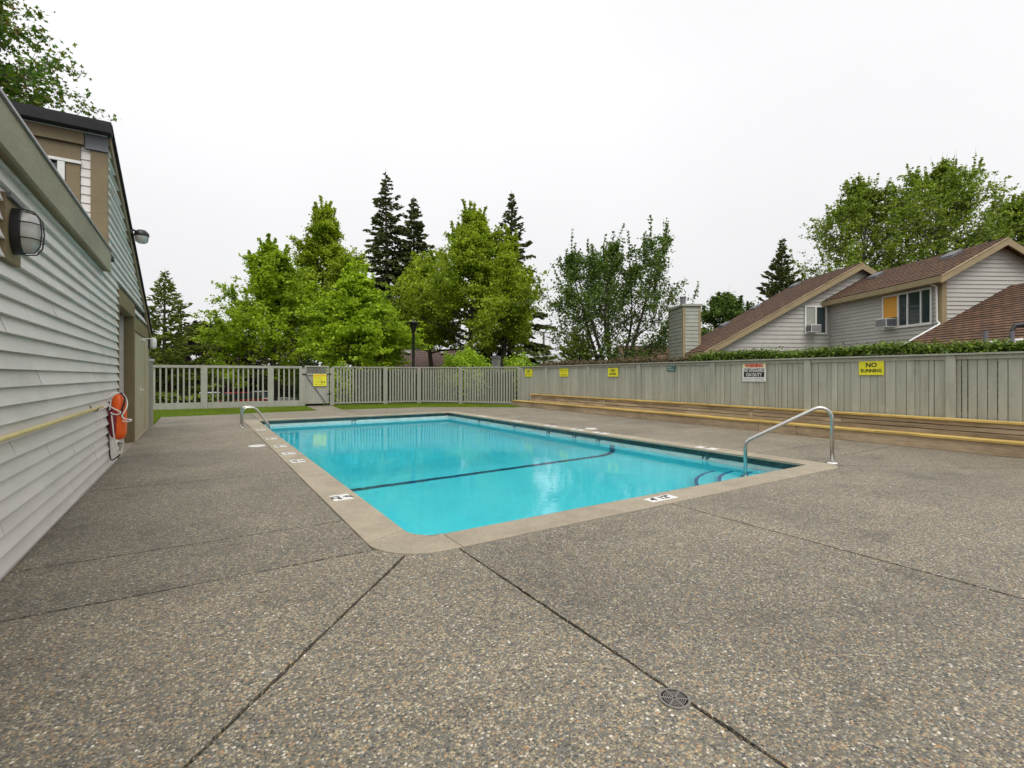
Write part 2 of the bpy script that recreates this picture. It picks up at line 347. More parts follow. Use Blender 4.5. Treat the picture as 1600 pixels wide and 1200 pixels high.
G = dict(
    maple=mat_leaf('maple leaf', [(0.160, 0.262, 0.013), (0.241, 0.362, 0.019), (0.320, 0.454, 0.024), (0.434, 0.553, 0.035)], trans=.4),
    maple2=mat_leaf('olive maple leaf', [(0.165, 0.251, 0.017), (0.236, 0.341, 0.022), (0.315, 0.418, 0.031), (0.409, 0.500, 0.048)], trans=.4),
    bright=mat_leaf('fresh maple leaf', [(0.192, 0.302, 0.015), (0.264, 0.403, 0.020), (0.348, 0.493, 0.026), (0.456, 0.582, 0.044)], trans=.42),
    conifer=mat_leaf('dark conifer needles', [(0.046, 0.075, 0.027), (0.083, 0.120, 0.038), (0.129, 0.165, 0.049), (0.194, 0.207, 0.074)], trans=.1),
    spruce=mat_leaf('green conifer needles', [(0.094, 0.143, 0.025), (0.149, 0.217, 0.034), (0.211, 0.284, 0.043), (0.296, 0.346, 0.072)], trans=.15),
    plum=mat_leaf('purple leaf', [(.018, .012, .016), (.03, .017, .022), (.045, .024, .03), (.06, .03, .035)], trans=.15),
    cherry=mat_leaf('cherry leaf', [(0.046, 0.092, 0.015), (0.079, 0.145, 0.021), (0.119, 0.198, 0.029), (0.185, 0.251, 0.059)], trans=.28),
    alder=mat_leaf('alder leaf', [(0.109, 0.171, 0.023), (0.162, 0.249, 0.029), (0.232, 0.321, 0.038), (0.325, 0.400, 0.071)], trans=.33),
    near=mat_leaf('broad leaf', [(0.044, 0.100, 0.012), (0.069, 0.150, 0.017), (0.106, 0.206, 0.024), (0.163, 0.250, 0.042), (0.200, 0.125, 0.048)], trans=.35, rough=.4),
    hedge=mat_leaf('hedge leaf', [(0.037, 0.072, 0.009), (0.075, 0.132, 0.013), (0.125, 0.204, 0.020), (0.213, 0.288, 0.033)], trans=.25),
    dry=mat_leaf('dry hedge leaf', [(.075, .05, .03), (.12, .08, .045), (.17, .12, .07), (.09, .10, .03)], trans=.15),
    dark=mat_leaf('laurel leaf', [(0.011, 0.022, 0.007), (0.018, 0.034, 0.011), (0.026, 0.049, 0.013), (0.038, 0.064, 0.018)], trans=.15),
    lime=mat_leaf('lime shrub leaf', [(.14, .24, .01), (.22, .36, .013), (.31, .46, .018), (.42, .56, .035)], trans=.35),
    rust=mat_leaf('rust shrub leaf', [(.02, .035, .012), (.035, .055, .014), (.06, .08, .016), (.10, .10, .018), (.20, .11, .02), (.13, .045, .02)], trans=.25),
    grass=mat_leaf('grass blade', [(.095, .16, .010), (.135, .215, .013), (.19, .275, .017), (.25, .29, .04)], trans=.3),
    core=paint('foliage core shade', (.014, .02, .009), .95, .3, 3),  # near-black colour paints the shaded inside of shrubs and hedges
)

# ------------------------------------------------------------------ terrain
PX0, PX1, PY0, PY1 = 1.57, 8.05, 3.97, 17.10         # pool opening
CW = 0.385
def sstep(a, b, x): t = min(1, max(0, (x - a) / (b - a))); return t * t * (3 - 2 * t)
def hgt(x, y):
    if -12 < x < 12.6 and y < 25.2: return -.06
    if x >= 12.6 and y < 19: return -.06 + .5 * sstep(12.6, 12.9, x) if x < 40 else .44
    return -.06 - 1.25 * sstep(25.2, 33, y)
def ground():
    xs = [-600, -250, -100, -50, -30, -20, -12.01, -11.9, -6, -1.3, 1.35, 8.27, 10, 12.6, 12.9, 16, 20, 26, 32, 40, 40.1, 60, 100, 200, 500, 900]
    ys = [-300, -60, -20, -8, 0, 3.75, 8, 12, 17.32, 19, 19.1, 22, 25.2, 26.5, 28, 29.5, 31, 33, 36, 45, 60, 90, 150, 300, 600, 1100]
    vs = [(x, y, hgt(x, y)) for y in ys for x in xs]; nx = len(xs); fs = []
    for j in range(len(ys) - 1):
        for i in range(nx - 1):
            if xs[i] >= 1.35 - 1e-6 and xs[i + 1] <= 8.27 + 1e-6 and ys[j] >= 3.75 - 1e-6 and ys[j + 1] <= 17.32 + 1e-6: continue
            a = j * nx + i; fs.append((a, a + 1, a + nx + 1, a + nx))
    m = MB().add(vs, fs); struct(m.build('ground', MT['ground'], fix=False))
ground()

# right-hand fence line (kerb face): from FA towards FB
FA, FB = Vector((11.75, 2.3)), Vector((12.35, 19.2))
FD = (FB - FA).normalized(); FN = Vector((FD.y, -FD.x))
def FR(s, off, z): p = FA + FD * s + FN * off; return (p.x, p.y, z)
def fence_s(px, off):
    rx, ry = ray(px); o = FA + FN * off
    # o + FD*s = t*(rx,ry)
    det = FD.x * (-ry) - FD.y * (-rx); s = (-o.x * (-ry) + o.y * (-rx)) / det
    return s
S0, S1 = fence_s(1600, 0) - 4.0, fence_s(800, 0)

# ------------------------------------------------------------------ deck slabs
def arc(cx, cy, r, a0, a1, n=7): return [(cx + r * math.cos(R(a0 + (a1 - a0) * i / (n - 1))), cy + r * math.sin(R(a0 + (a1 - a0) * i / (n - 1)))) for i in range(n)]
ox0, ox1, oy0, oy1 = PX0 - CW, PX1 + CW, PY0 - CW, PY1 + CW
RN, RR_, RF = .48, .32, .2
nl = arc(ox0 + RN, oy0 + RN, RN, 180, 270, 13)     # near-left outer corner, from left side to near side
nr = arc(ox1 - RR_, oy0 + RR_, RR_, 270, 360, 9)
def kx(y): s = (y - FA.y) / FD.y; return FA.x + FD.x * s + .02
deck = struct(MB().prism([(-2.6, -3.5), (12.0, -3.5), (12.6, 3.4), (ox0 + .05, 3.4 + .1), (ox0 + .05, 17.6), (12.5, 17.6), (12.5, 18.4), (8.4, 20.5), (5.15, 20.75), (5.35, 23.95), (4.1, 24.2), (4.0, 20.75), (-1.07, 20.3), (-1.07, 16.7), (-2.6, 16.7)], -.055, -.022).build('pool_deck', MT['joint']))
MB().prism([(ox1 - .05, 3.3), (12.6, 3.3), (12.6, 17.7), (ox1 - .05, 17.7)], -.054, -.0215).build('joint_bed', MT['joint'], deck)
def slab(poly):
    g = .0085
    # shrink polygon a little for the joint
    pts = [Vector(p) for p in poly]; n = len(pts); area = sum(pts[i].x * pts[(i + 1) % n].y - pts[(i + 1) % n].x * pts[i].y for i in range(n))
    if area < 0: pts = pts[::-1]
    o = []
    for i in range(n):
        a, b, c = pts[i - 1], pts[i], pts[(i + 1) % n]
        d1 = (b - a).normalized(); d2 = (c - b).normalized(); n1 = Vector((-d1.y, d1.x)); n2 = Vector((-d2.y, d2.x))
        k = n1 + n2; k = k / max(.3, k.dot(n1)) if k.length > 1e-6 else n1
        o.append(tuple(b + k * g))
    rj = random.Random(len(o) * 7 + int(o[0][0] * 100) + int(o[0][1] * 10)); q = []
    for i in range(n):
        a, b = Vector(o[i]), Vector(o[(i + 1) % n]); L_ = (b - a).length; m_ = int(min(L_ / .07, 90)) if L_ > .3 else 1; d_ = (b - a).normalized(); nn_ = Vector((-d_.y, d_.x)); q.append(tuple(a)); w_ = 0
        for j in range(1, m_): w_ = .6 * w_ + rj.uniform(-.003, .0045); q.append(tuple(a + (b - a) * (j / m_) + nn_ * max(-.003, w_)))
    o = q; random.seed(len(o) + int(o[0][0] * 100))
    return MB().prism(o, -.04, random.uniform(-.001, .0015)).build('deck_slab', MT['agg'], deck, bevel=.003)
W0 = -1.20
i45 = 7
slab([(W0, oy0 + .33), (ox0, oy0 + .33)] + nl[3:i45 + 1] + [(W0, nl[i45][1] - (nl[i45][0] - W0) * 1.114)])
dgl = (W0, nl[i45][1] - (nl[i45][0] - W0) * 1.114)
slab([dgl] + nl[i45:] + [(1.78, oy0), (1.76, -3.4), (W0, -3.4)])
slab([(1.78, oy0), (4.36, oy0), (4.36, -3.4), (1.76, -3.4)])
slab([(4.36, oy0), (7.42, oy0), (7.40, -3.4), (4.36, -3.4)])
dgr = (kx(1.05), 1.05)
slab([(7.42, oy0)] + nr[:6] + [dgr, (kx(-3.3), -3.4), (7.40, -3.4)])
slab(nr[5:] + [(ox1, 4.12), (kx(4.12), 4.12), dgr])
ys = [4.12, 5.06, 8.4, 11.4, 14.5, oy1]
for a, b in zip(ys, ys[1:]): slab([(ox1, a), (ox1, b), (kx(b), b), (kx(a), a)])
ys = [oy0 + .33, 4.86, 7.75, 10.8, 13.9, oy1]
for a, b in zip(ys, ys[1:]): slab([(W0, a), (ox0, a), (ox0, b), (W0, b)])
slab([(-1.07, oy1), (1.6, oy1), (1.6, 20.53), (-1.07, 20.28)]); slab([(1.6, oy1), (5.0, oy1), (5.0, 20.78), (4.0, 20.76), (1.6, 20.53)])
slab([(5.0, oy1), (8.4, oy1), (8.4, 20.5), (5.0, 20.78)]); slab([(8.4, oy1), (kx(oy1), oy1), (12.28, 18.25), (11.7, 18.25), (8.4, 20.5)])
slab([(4.0, 20.76), (5.0, 20.78), (5.22, 23.9), (4.19, 24.1)])

# ------------------------------------------------------------------ lawn + grass
LAWN = [[(-8, 16.9), (-1.08, 16.9), (-1.08, 20.29), (4.02, 20.78), (4.20, 25.0), (-8, 25.2)], [(5.0, 20.8), (8.42, 20.53), (11.72, 18.27), (12.7, 18.27), (12.7, 19.8), (11.3, 22.2), (9.6, 23.9), (5.26, 24.2)]]
for i, pl in enumerate(LAWN):
    struct(MB().prism(pl, -.05, -.012).build('lawn', MT['lawn']))
def mesh_np(name, V, F, mat, parent=None, smooth=False):
    m = bpy.data.meshes.new(name); V = np.asarray(V, np.float32); F = np.asarray(F, np.int32); k = F.shape[1]
    m.vertices.add(len(V)); m.vertices.foreach_set('co', V.ravel()); m.loops.add(F.size); m.loops.foreach_set('vertex_index', F.ravel())
    m.polygons.add(len(F)); m.polygons.foreach_set('loop_start', np.arange(0, F.size, k, dtype=np.int32)); m.polygons.foreach_set('loop_total', np.full(len(F), k, np.int32))
    m.update(calc_edges=True)
    if smooth: m.polygons.foreach_set('use_smooth', np.ones(len(F), bool))
    return link(name, m, mat, parent)
def inpoly(pts, poly):
    x, y = pts[:, 0], pts[:, 1]; r = np.zeros(len(pts), bool); n = len(poly)
    for i in range(n):
        x0, y0 = poly[i]; x1, y1 = poly[(i + 1) % n]
        c = ((y0 > y) != (y1 > y)) & (x < (x1 - x0) * (y - y0) / ((y1 - y0) or 1e-9) + x0); r ^= c
    return r
def grass():
    rng = np.random.default_rng(3); V = []; F = []; pts = []
    for poly, n in zip(LAWN, (60000, 36000)):
        a = np.array(poly); q = rng.uniform(a.min(0), a.max(0), (n * 2, 2)); q = q[inpoly(q, poly)]
        if poly is LAWN[0]: q = q[q[:, 0] > -4.5]
        pts.append(q)
    q = np.concatenate(pts); n = len(q); az = rng.uniform(0, 6.28, n); h = rng.uniform(.025, .06, n); wd = rng.uniform(.004, .009, n); le = rng.uniform(-.03, .03, (n, 2))
    d = np.stack([np.cos(az), np.sin(az)], 1) * wd[:, None]
    A = np.c_[q - d, np.full(n, -.014)]; B = np.c_[q + d, np.full(n, -.014)]; C = np.c_[q + le, h - .012]
    V = np.stack([A, B, C], 1).reshape(-1, 3); F = np.arange(n * 3).reshape(-1, 3)
    tag(mesh_np('grass', V, F, G['grass']), 'short bright green grass between the deck and the back fence', 'grass', kind='stuff')
grass()

# ------------------------------------------------------------------ pool: coping, basin, water
cop = thing('pool_coping', 'tan concrete coping framing the swimming pool', 'coping', (PX0, PY0, 0))
ri = .27
def cop_seg(poly): MB().prism(poly, -.036, .006).build('coping_segment', MT['coping'], cop, bevel=.009)
g = .003
inl = arc(PX0 + ri, PY0 + ri, ri, 180, 270, 11)
cop_seg([(ox0 + g, oy0 + .46), (PX0, oy0 + .66)][:0] + nl[:1] + nl[1:] + [(1.82 - g, oy0)] + [(1.82 - g, PY0)] + inl[::-1] + [(PX0, PY0 + .30), (ox0, oy0 + RN + .02)])
xs = [1.82, 4.30, 6.4, ox1 - RR_ - .15]
for a, b in zip(xs, xs[1:]): cop_seg([(a + g, oy0), (b - g, oy0), (b - g, PY0), (a + g, PY0)])
cop_seg([(xs[-1] + g, oy0)] + nr + [(ox1, PY0 + .45 - g), (PX1, PY0 + .45 - g), (PX1, PY0 + .05), (PX1 - .05, PY0), (xs[-1] + g, PY0)])
ysr = [PY0 + .45, 7.4, 10.8, 14.2, PY1]
for a, b in zip(ysr, ysr[1:]): cop_seg([(PX1, a + g), (ox1, a + g), (ox1, b - g), (PX1, b - g)])
ysl = [4.30, 7.7, 11.0, 14.3, PY1]
cop_seg([(ox0, oy0 + RN + .02 + 2 * g), (PX0, PY0 + .30 + 2 * g), (PX0, 7.7 - g), (ox0, 7.7 - g)])
for a, b in zip(ysl[1:], ysl[2:]): cop_seg([(ox0, a + g), (PX0, a + g), (PX0, b - g), (ox0, b - g)])
xf = [ox0, 3.4, 5.8, ox1]
for a, b in zip(xf, xf[1:]): cop_seg([(a + g, PY1 + g), (b - g, PY1 + g), (b - g, oy1), (a + g, oy1)])

WZ = -.205
bx0, bx1, by0, by1 = PX0 - .03, PX1 + .03, PY0 - .03, PY1 + .03     # walls sit 3 cm behind the coping nose
def depth(y):
    if y < 8.3: return -1.22 - .25 * (y - by0) / (8.3 - by0)
    if y < 11.6: return -1.47 - 1.0 * sstep(8.3, 11.6, y)
    return -2.47
def profile(y, inset=0.0, ztop=-.25, cove=.42):
    zf = depth(y) + inset; c = cove; a = bx0 + inset; b = bx1 - inset
    p = [(a, ztop), (a, zf + c)] + [(a + c - c * math.cos(R(t)), zf + c - c * math.sin(R(t))) for t in (15, 30, 45, 60, 75)] + [(a + c, zf)]
    p += [(a + c + (b - a - 2 * c) * i / 4, zf) for i in (1, 2, 3)]
    p += [(b - c, zf)] + [(b - c + c * math.sin(R(t)), zf + c - c * math.cos(R(t))) for t in (15, 30, 45, 60, 75)] + [(b, zf + c), (b, ztop)]
    return p
basin = struct(bpy.data.objects.new('pool_basin', None)); sc.collection.objects.link(basin)
mb = MB(); sty = [by0, 5, 6.5, 8.3, 9, 9.6, 10.2, 10.8, 11.4, 12, 14, by1]; prs = [profile(y) for y in sty]; k = len(prs[0])
mb.add([(x, y, z) for y, pr in zip(sty, prs) for x, z in pr], [(i * k + j, i * k + j + 1, (i + 1) * k + j + 1, (i + 1) * k + j) for i in range(len(sty) - 1) for j in range(k - 1)])
for y, pr in ((by0, prs[0]), (by1, prs[-1])): mb.add([(x, y, z) for x, z in pr], [tuple(range(k))])
mb.build('basin_shell', MT['plaster'], basin, smooth=False, fix=False)
def band(z0, z1, mat, name, th=.004):
    for (x0, x1, y0, y1) in ((bx0 - .05, bx0 + th, by0, by1), (bx1 - th, bx1 + .05, by0, by1), (bx0 + th, bx1 - th, by0 - .05, by0 + th), (bx0 + th, bx1 - th, by1 - th, by1 + .05)):
        MB().box(x0, x1, y0, y1, z0, z1).build(name, mat, basin)
band(-.27, -.128, MT['plaster_top'], 'waterline_band', .005)
# dark tile row: right and far walls tile by tile, the hidden near walls as strips
def tile_row():
    sh = MB().box(-.0985, .0985, -.008, .008, -.127, -.033).mesh('tile'); sh.materials.append(MT['tile'])
    y = by0 + .11
    while y < by1 - .05:
        o = link('tile', sh, None, basin); o.location = (bx1 - .006, y, 0); o.rotation_euler = (0, 0, R(90)); y += .2
    x = bx0 + .11
    while x < bx1 - .05:
        o = link('tile', sh, None, basin); o.location = (x, by1 - .006, 0); x += .2
    MB().box(bx0 - .02, bx0 + .006, by0, by1, -.127, -.033).build('tile_strip', MT['tile'], basin); MB().box(bx0, bx1, by0 - .02, by0 + .006, -.127, -.033).build('tile_strip', MT['tile'], basin)
    MB().box(bx1, bx1 + .05, by0, by1, -.128, -.033).build('grout_backing', MT['joint'], basin); MB().box(bx0, bx1, by1, by1 + .05, -.128, -.033).build('grout_backing', MT['joint'], basin)
tile_row()
# tile line across the break of the floor and up the right wall
pr = profile(8.3, .006, -.25); mb = MB()
mb.add([(x, y, z) for y in (8.22, 8.38) for x, z in pr], [(j, j + 1, k + j + 1, k + j) for j in range(k - 1)]); mb.build('floor_line', MT['linetile'], basin, fix=False)
mb = MB()
# corner steps, quarter rounds about the near right corner
cxs, cys = bx1, by0
for i, rad in enumerate((.62, .98, 1.34, 1.70)):
    zt = -.30 - .24 * i
    pl = [(cxs + .02, cys - .02)] + [(cxs - rad * math.sin(R(t)), cys + rad * math.cos(R(t))) for t in range(0, 91, 6)]
    pl = [(cxs + .02, cys - .02), (cxs + .02, cys + rad)] + pl[2:-1] + [(cxs - rad, cys - .02)]
    MB().prism(pl, -1.3, zt).build('corner_step', MT['plaster'], basin)
    ring = MB(); a = [(cxs - (rad + .006) * math.sin(R(t)), cys + (rad + .006) * math.cos(R(t))) for t in range(0, 91, 6)]; b = [(cxs - (rad - .05) * math.sin(R(t)), cys + (rad - .05) * math.cos(R(t))) for t in range(0, 91, 6)]
    nn = len(a)
    ring.add([(x, y, zt + .006) for x, y in a] + [(x, y, zt + .006) for x, y in b] + [(x, y, zt - .06) for x, y in a], [(j, j + 1, nn + j + 1, nn + j) for j in range(nn - 1)] + [(j, 2 * nn + j, 2 * nn + j + 1, j + 1) for j in range(nn - 1)])
    ring.build('step_nosing', MT['bluetile'], basin, fix=False)
water = MB().box(bx0 - .02, bx1 + .02, by0 - .02, by1 + .02, -3.2, WZ).build('pool_water', MT['water']); struct(water)

# depth numbers painted on tiles of the waterline band (right wall, far wall)
def wall_tile(loc, xa, body, nrm, label):
    t = thing('depth_marker_tile', label, 'depth marker', loc, 'depth markers on the pool wall')
    T = basis(xa, (0, 0, 1), loc); f = M4(T)
    MB().box(-.13, .13, -.031, .031, -.004, .002, f).build('tile_plate', MT['plaster_top'], t)
    text(body, .078, T @ Matrix.Translation((0, 0, .0035)), MT['ink'], t, bold=.005, sx=.95)
def y_on_x(px, xw): rx, ry = ray(px); return xw / rx * ry
def x_on_y(px, yw): rx, ry = ray(px); return yw / ry * rx
wall_px = [(1103, '4\' 10"', 'largest depth number on the right pool wall, beside the corner steps'), (935, '4\' 12"', 'depth number on the right pool wall directly above the dark floor line'), (898, '5\' 10"', 'depth number on the right pool wall just beyond the dark floor line'), (857, '6\' 10"', 'third farthest depth number on the right pool wall'), (804, '7\' 10"', 'second farthest depth number on the right pool wall'), (749, '8\' 0"', 'farthest depth number on the right pool wall, near the back corner')]
my = []
for px, b, lab in wall_px:
    y = y_on_x(px, bx1); my.append(y); wall_tile((bx1 - .006, y, -.163), (0, -1, 0), b, None, lab)
wall_tile((x_on_y(553, by1), by1 - .006, -.163), (1, 0, 0), '8\' 10"', None, 'depth number on the far pool wall facing the camera')
# white marker plates on the coping
def deck_tile(x, y, xa, ya, body, label, wx=.2, wy=.2, size=.1):
    t = thing('coping_depth_plate', label, 'depth marker', (x, y, .006), 'white depth plates on the coping'); T = basis(xa, ya, (x, y, .006)); f = M4(T)
    MB().box(-wx / 2, wx / 2, -wy / 2, wy / 2, 0, .004, f).build('plate', MT['offwhite'], t, bevel=.001)
    if body: text(body, size, T @ Matrix.Translation((0, 0, .0056)), MT['ink'], t, bold=.004)
deck_tile(1.375, 5.77, (0, -1, 0), (1, 0, 0), '4\'\n12"', 'white depth plate on the left coping nearest the camera', .27, .21, .13)
for y, b, lab in ((8.61, '5\'\n10"', 'second white depth plate from the camera on the left coping'), (9.56, '6\'\n0"', 'third white depth plate from the camera on the left coping'), (10.6, '6\'\n10"', 'fourth white depth plate on the left coping, beside the round skimmer lid'), (12.0, '7\'\n10"', 'fifth white depth plate on the left coping'), (14.1, '8\'\n0"', 'farthest white depth plate on the left coping, by the ladder rails')):
    deck_tile(1.365, y, (0, -1, 0), (1, 0, 0), b, lab, .27, .21, .10)
deck_tile(4.42, 3.77, (1, 0, 0), (0, 1, 0), '4\' 12"', 'white depth plate on the near coping at the front of the pool', .42, .155, .135)
labs = ['nearest white depth plate on the right coping, by the handrail', 'white depth plate on the right coping above the floor line', 'white depth plate on the right coping next to the round lid', 'third farthest white depth plate on the right coping', 'second farthest white depth plate on the right coping', 'farthest white depth plate on the right coping']
for y, (px, b, _), lab in zip(my, wall_px, labs): deck_tile(8.24, y + .1, (0, 1, 0), (-1, 0, 0), b.replace(' ', '\n'), lab, .42, .2, .09)
for (x, y, lab) in ((.98, 10.95, 'round white skimmer lid set in the deck left of the pool'), (8.72, 9.75, 'round white skimmer lid set in the deck right of the pool')):
    t = thing('skimmer_lid', lab, 'skimmer lid', (x, y, 0), 'skimmer lids')
    MB().lathe([(0, .008), (.125, .008), (.132, .004), (.132, -.004)], (x, y, .002), 28).build('lid', MT['offwhite'], t); MB().lathe([(.134, .006), (.155, .006), (.157, -.003)], (x, y, .002), 28).build('collar', MT['offwhite'], t)
    MB().lathe([(0, .012), (.016, .012), (.018, .008)], (x, y, .003), 10).build('lift_knob', MT['lens'], t)

# ------------------------------------------------------------------ floor drain
dr = thing('floor_drain', 'small round iron drain grate in the deck near the camera', 'drain', (1.735, 1.405, 0))
c = (1.735, 1.405, 0); MB().lathe([(0, .0025), (.064, .0025), (.064, -.02)], c, 32).build('drain_shade_disc', MT['darkhole'], dr)  # flat black disc, its colour stands for the shade in the drain hole
MB().lathe([(.057, .003), (.057, .007), (.066, .007), (.068, .003)], c, 36).build('outer_ring', MT['iron'], dr, smooth=False)
for rr in (.012, .0205, .029, .0375, .046): MB().lathe([(rr - .0017, .003), (rr - .0017, .006), (rr + .0017, .006), (rr + .0017, .003)], c, 32).build('grate_ring', MT['iron'], dr)
for i in range(6):
    a = R(60 * i + 20); MB().beam((c[0], c[1], .0045), (c[0] + .058 * math.cos(a), c[1] + .058 * math.sin(a), .0045), .007, .0036).build('grate_spoke', MT['iron'], dr)

# ------------------------------------------------------------------ handrails
def bend(pts, rad, n=6):
    pts = [Vector(p) for p in pts]; o = [pts[0]]
    for i in range(1, len(pts) - 1):
        a, b, c = pts[i - 1], pts[i], pts[i + 1]; d1 = (a - b).normalized(); d2 = (c - b).normalized(); ang = d1.angle(d2); rr = rad[i - 1] if hasattr(rad, '__len__') else rad
        t = rr / math.tan(ang / 2); p1 = b + d1 * t; p2 = b + d2 * t; m = (d1 + d2).normalized(); ce = b + m * (rr / math.sin(ang / 2))
        u = (p1 - ce); v = (p2 - ce); tot = u.angle(v); ax = u.cross(v).normalized()
        for j in range(n + 1): o.append(ce + Matrix.Rotation(tot * j / n, 3, ax) @ u)
    return o + [pts[-1]]
hr = thing('pool_handrail', 'bent steel handrail leading down the pool corner steps', 'handrail', (8.53, 3.83, 0))
a, b = Vector((8.53, 3.83, 0)), Vector((7.72, 4.80, -.55))
path = bend([a, (a.x, a.y, 1.0), (b.x, b.y, .30), b], [.17, .16], 9)
MB().tube(path, .029, 14).build('rail_tube', MT['steel'], hr, smooth=True)
MB().lathe([(.027, .018), (.05, .016), (.072, .006), (.074, 0)], a, 24).build('deck_flange', MT['offwhite'], hr, smooth=True)
MB().lathe([(.027, .02), (.06, .015), (.065, 0)], (b.x, b.y, -.535), 20).build('step_flange', MT['steel'], hr, smooth=True)
ld = thing('pool_ladder', 'pair of curved steel ladder rails at the far left pool edge', 'ladder', (1.0, 15.05, 0))
for y in (15.06, 15.6):
    MB().tube(bend([(1.0, y, 0), (1.0, y, .53), (1.32, y, .53), (1.66, y, .02), (1.69, y, -.9)], [.14, .2, .12], 8), .022, 12).build('ladder_rail', MT['steel'], ld, smooth=True)
    MB().lathe([(.024, .014), (.05, .01), (.052, 0)], (1.0, y, .002), 18).build('deck_flange', MT['steel'], ld, smooth=True)
for z in (-.35, -.65): MB().box(1.62, 1.74, 15.07, 15.59, z, z + .03).build('ladder_tread', MT['offwhite'], ld)

# ------------------------------------------------------------------ right side: timber tiers and board fence
tb = thing('timber_bench', 'long two-tier timber bench wall with yellow painted caps along the right fence', 'bench', FR(0, 0, 0))
rnd = random.Random(5)
def fbox(name, s0, s1, o0, o1, z0, z1, mat, parent, bevel=.006):
    return MB().box(s0, s1, o0, o1, z0, z1, lambda s, o, z: FR(s, o, z)).build(name, mat, parent, bevel=bevel)
SB = S1 + .02
def run(name, brk, o0, o1, z0, z1, mat, e0=None, e1=None):
    st = [S0 if e0 is None else e0] + [b for b in brk] + [SB if e1 is None else e1]
    for a, b in zip(st, st[1:]): fbox(name, a + .004, b - .004, o0, o1, z0 + rnd.uniform(-.002, .002), z1 + rnd.uniform(-.003, .003), mat, tb)
LT = fence_s(830, .35)   # upper tier ends a little before the corner
run('kerb_board', [-1.5, fence_s(1244, 0), fence_s(1185, 0), fence_s(1022, 0), fence_s(900, 0)], 0, .05, 0, .215, MT['tan'])
run('seat_cap', [-2.6, 2.2, 6.4, 10.9, 14.8], -.03, .36, .218, .262, MT['ytimber'])
j1, j2 = fence_s(1173, .34), fence_s(944, .34)
for i, (z0, z1) in enumerate(((.264, .346), (.360, .442), (.456, .538))):
    run('wall_timber', sorted([j1 + (.0 if i else .03) - i * 2.2 * (i == 1), j2 + (0 if i != 1 else -1.9), -1.4 - i * .6]), .33, .40, z0, z1, MT['timber'], e1=LT)
run('top_cap', [-1.9, 3.1, 7.6, 12.0], .29, .56, .54, .582, MT['ytimber'], e1=LT + .03)
for s in (j1, j2): fbox('batten', s - .05, s + .05, .318, .336, .265, .535, MT['timber'], tb)
for s_ in (S0 + .3, LT - .05): fbox('end_block', s_ - .05, s_ + .05, .40, .57, .264, .538, MT['timber'], tb)
fbox('back_fill', S0, LT - .02, .41, .60, .05, .537, MT['joint'], tb, 0)

OFF = .60
rf = thing('board_fence', 'tall grey-green vertical board fence along the right side of the pool', 'fence', FR(0, OFF, 0))
ppx = [1485, 1261, 1113, 998, 919, 853]
posts = sorted([fence_s(p, OFF - .04) for p in ppx]); ds = posts[1] - posts[0]
posts = [posts[0] - ds] + posts + [SB - .03]
for s in posts: fbox('post', s - .075, s + .075, OFF - .045, OFF + .07, .1, 1.795, MT['fence'], rf)
edges = [S0 - .3] + posts
for a, b in zip(edges, edges[1:]):
    s = a + .078
    while s < b - .08:
        wd = rnd.choice((.09, .14, .14, .15, .19)); e = min(s + wd, b - .078)
        if b - .078 - e < .05: e = b - .078
        o = rnd.uniform(0, .014); gp = rnd.choice((.006, .006, .008, .016))
        fbox('board', s + gp / 2, e - gp / 2, OFF + o, OFF + o + .022, .12 + rnd.uniform(0, .01), 1.765, MT['fence'], rf, .002); s = e
    fbox('upper_rail', a + .078, b - .078, OFF - .02, OFF - .003, 1.715, 1.79, MT['fence'], rf, .003)
    fbox('back_rail', a, b, OFF + .034, OFF + .07, .6, .69, MT['fence'], rf, .003)
for a, b in zip(edges[::2], edges[2::2] + [edges[-1]]):
    if b - a > .1: fbox('cap_board', a, b - .003, OFF - .075, OFF + .09, 1.797, 1.832, MT['fence2'], rf, .004)

def fence_sign(px, pz, wd, ht, body, mat, label, cat='sign', lines=None):
    s = fence_s(px, OFF - .01); T = basis((-FD.x, -FD.y, 0), (0, 0, 1), FR(s, OFF - .012, pz)); f = M4(T)
    t = thing('fence_sign', label, cat, FR(s, OFF, pz - ht / 2)); MB().box(-wd / 2, wd / 2, -ht / 2, ht / 2, 0, .008, f).build('plate', mat, t, bevel=.001)
    MB().box(-wd / 2 + .02, wd / 2 - .02, -ht / 2 + .02, ht / 2 - .02, -.02, 0, f).build('backing', MT['fence'], t)
    TT = T @ Matrix.Translation((0, 0, .0095))
    for (b, y, sz, sx) in body: text(b, sz, TT @ Matrix.Translation((0, y, 0)), MT['ink'], t, bold=sz * .03, sx=sx)
    return t, T
def sgeo(px0, px1, py0, py1):
    s0, s1 = fence_s(px1, OFF - .012), fence_s(px0, OFF - .012); pm = FR((s0 + s1) / 2, OFF - .012, 0); Z = pm[0] * SA + pm[1] * CA
    return (px0 + px1) / 2, zof((py0 + py1) / 2, Z), abs(s1 - s0), (py1 - py0) / 765 * Z
rs = random.Random(11)
px, pz, wd, ht = sgeo(1342, 1381, 564, 586); fence_sign(px, pz, wd, ht, [('NO', ht * .2, ht * .45, 1.0), ('RUNNING', -ht * .2, ht * .33, .86)], MT['ysign'], 'yellow NO RUNNING sign, rightmost on the board fence')
px, pz, wd, ht = sgeo(950, 966, 575, 588.5); fence_sign(px, pz, wd, ht, [('NO', ht * .2, ht * .46, 1), ('DIVING', -ht * .2, ht * .34, 1)], MT['ysign'], 'yellow NO DIVING sign on the board fence left of the small green plaque')
px, pz, wd, ht = sgeo(820.5, 832, 576.5, 588.5); t, T = fence_sign(px, pz, wd, ht, [('NO', ht * .16, ht * .42, 1)], MT['ysign'], 'leftmost yellow sign on the board fence, beside the corner post')
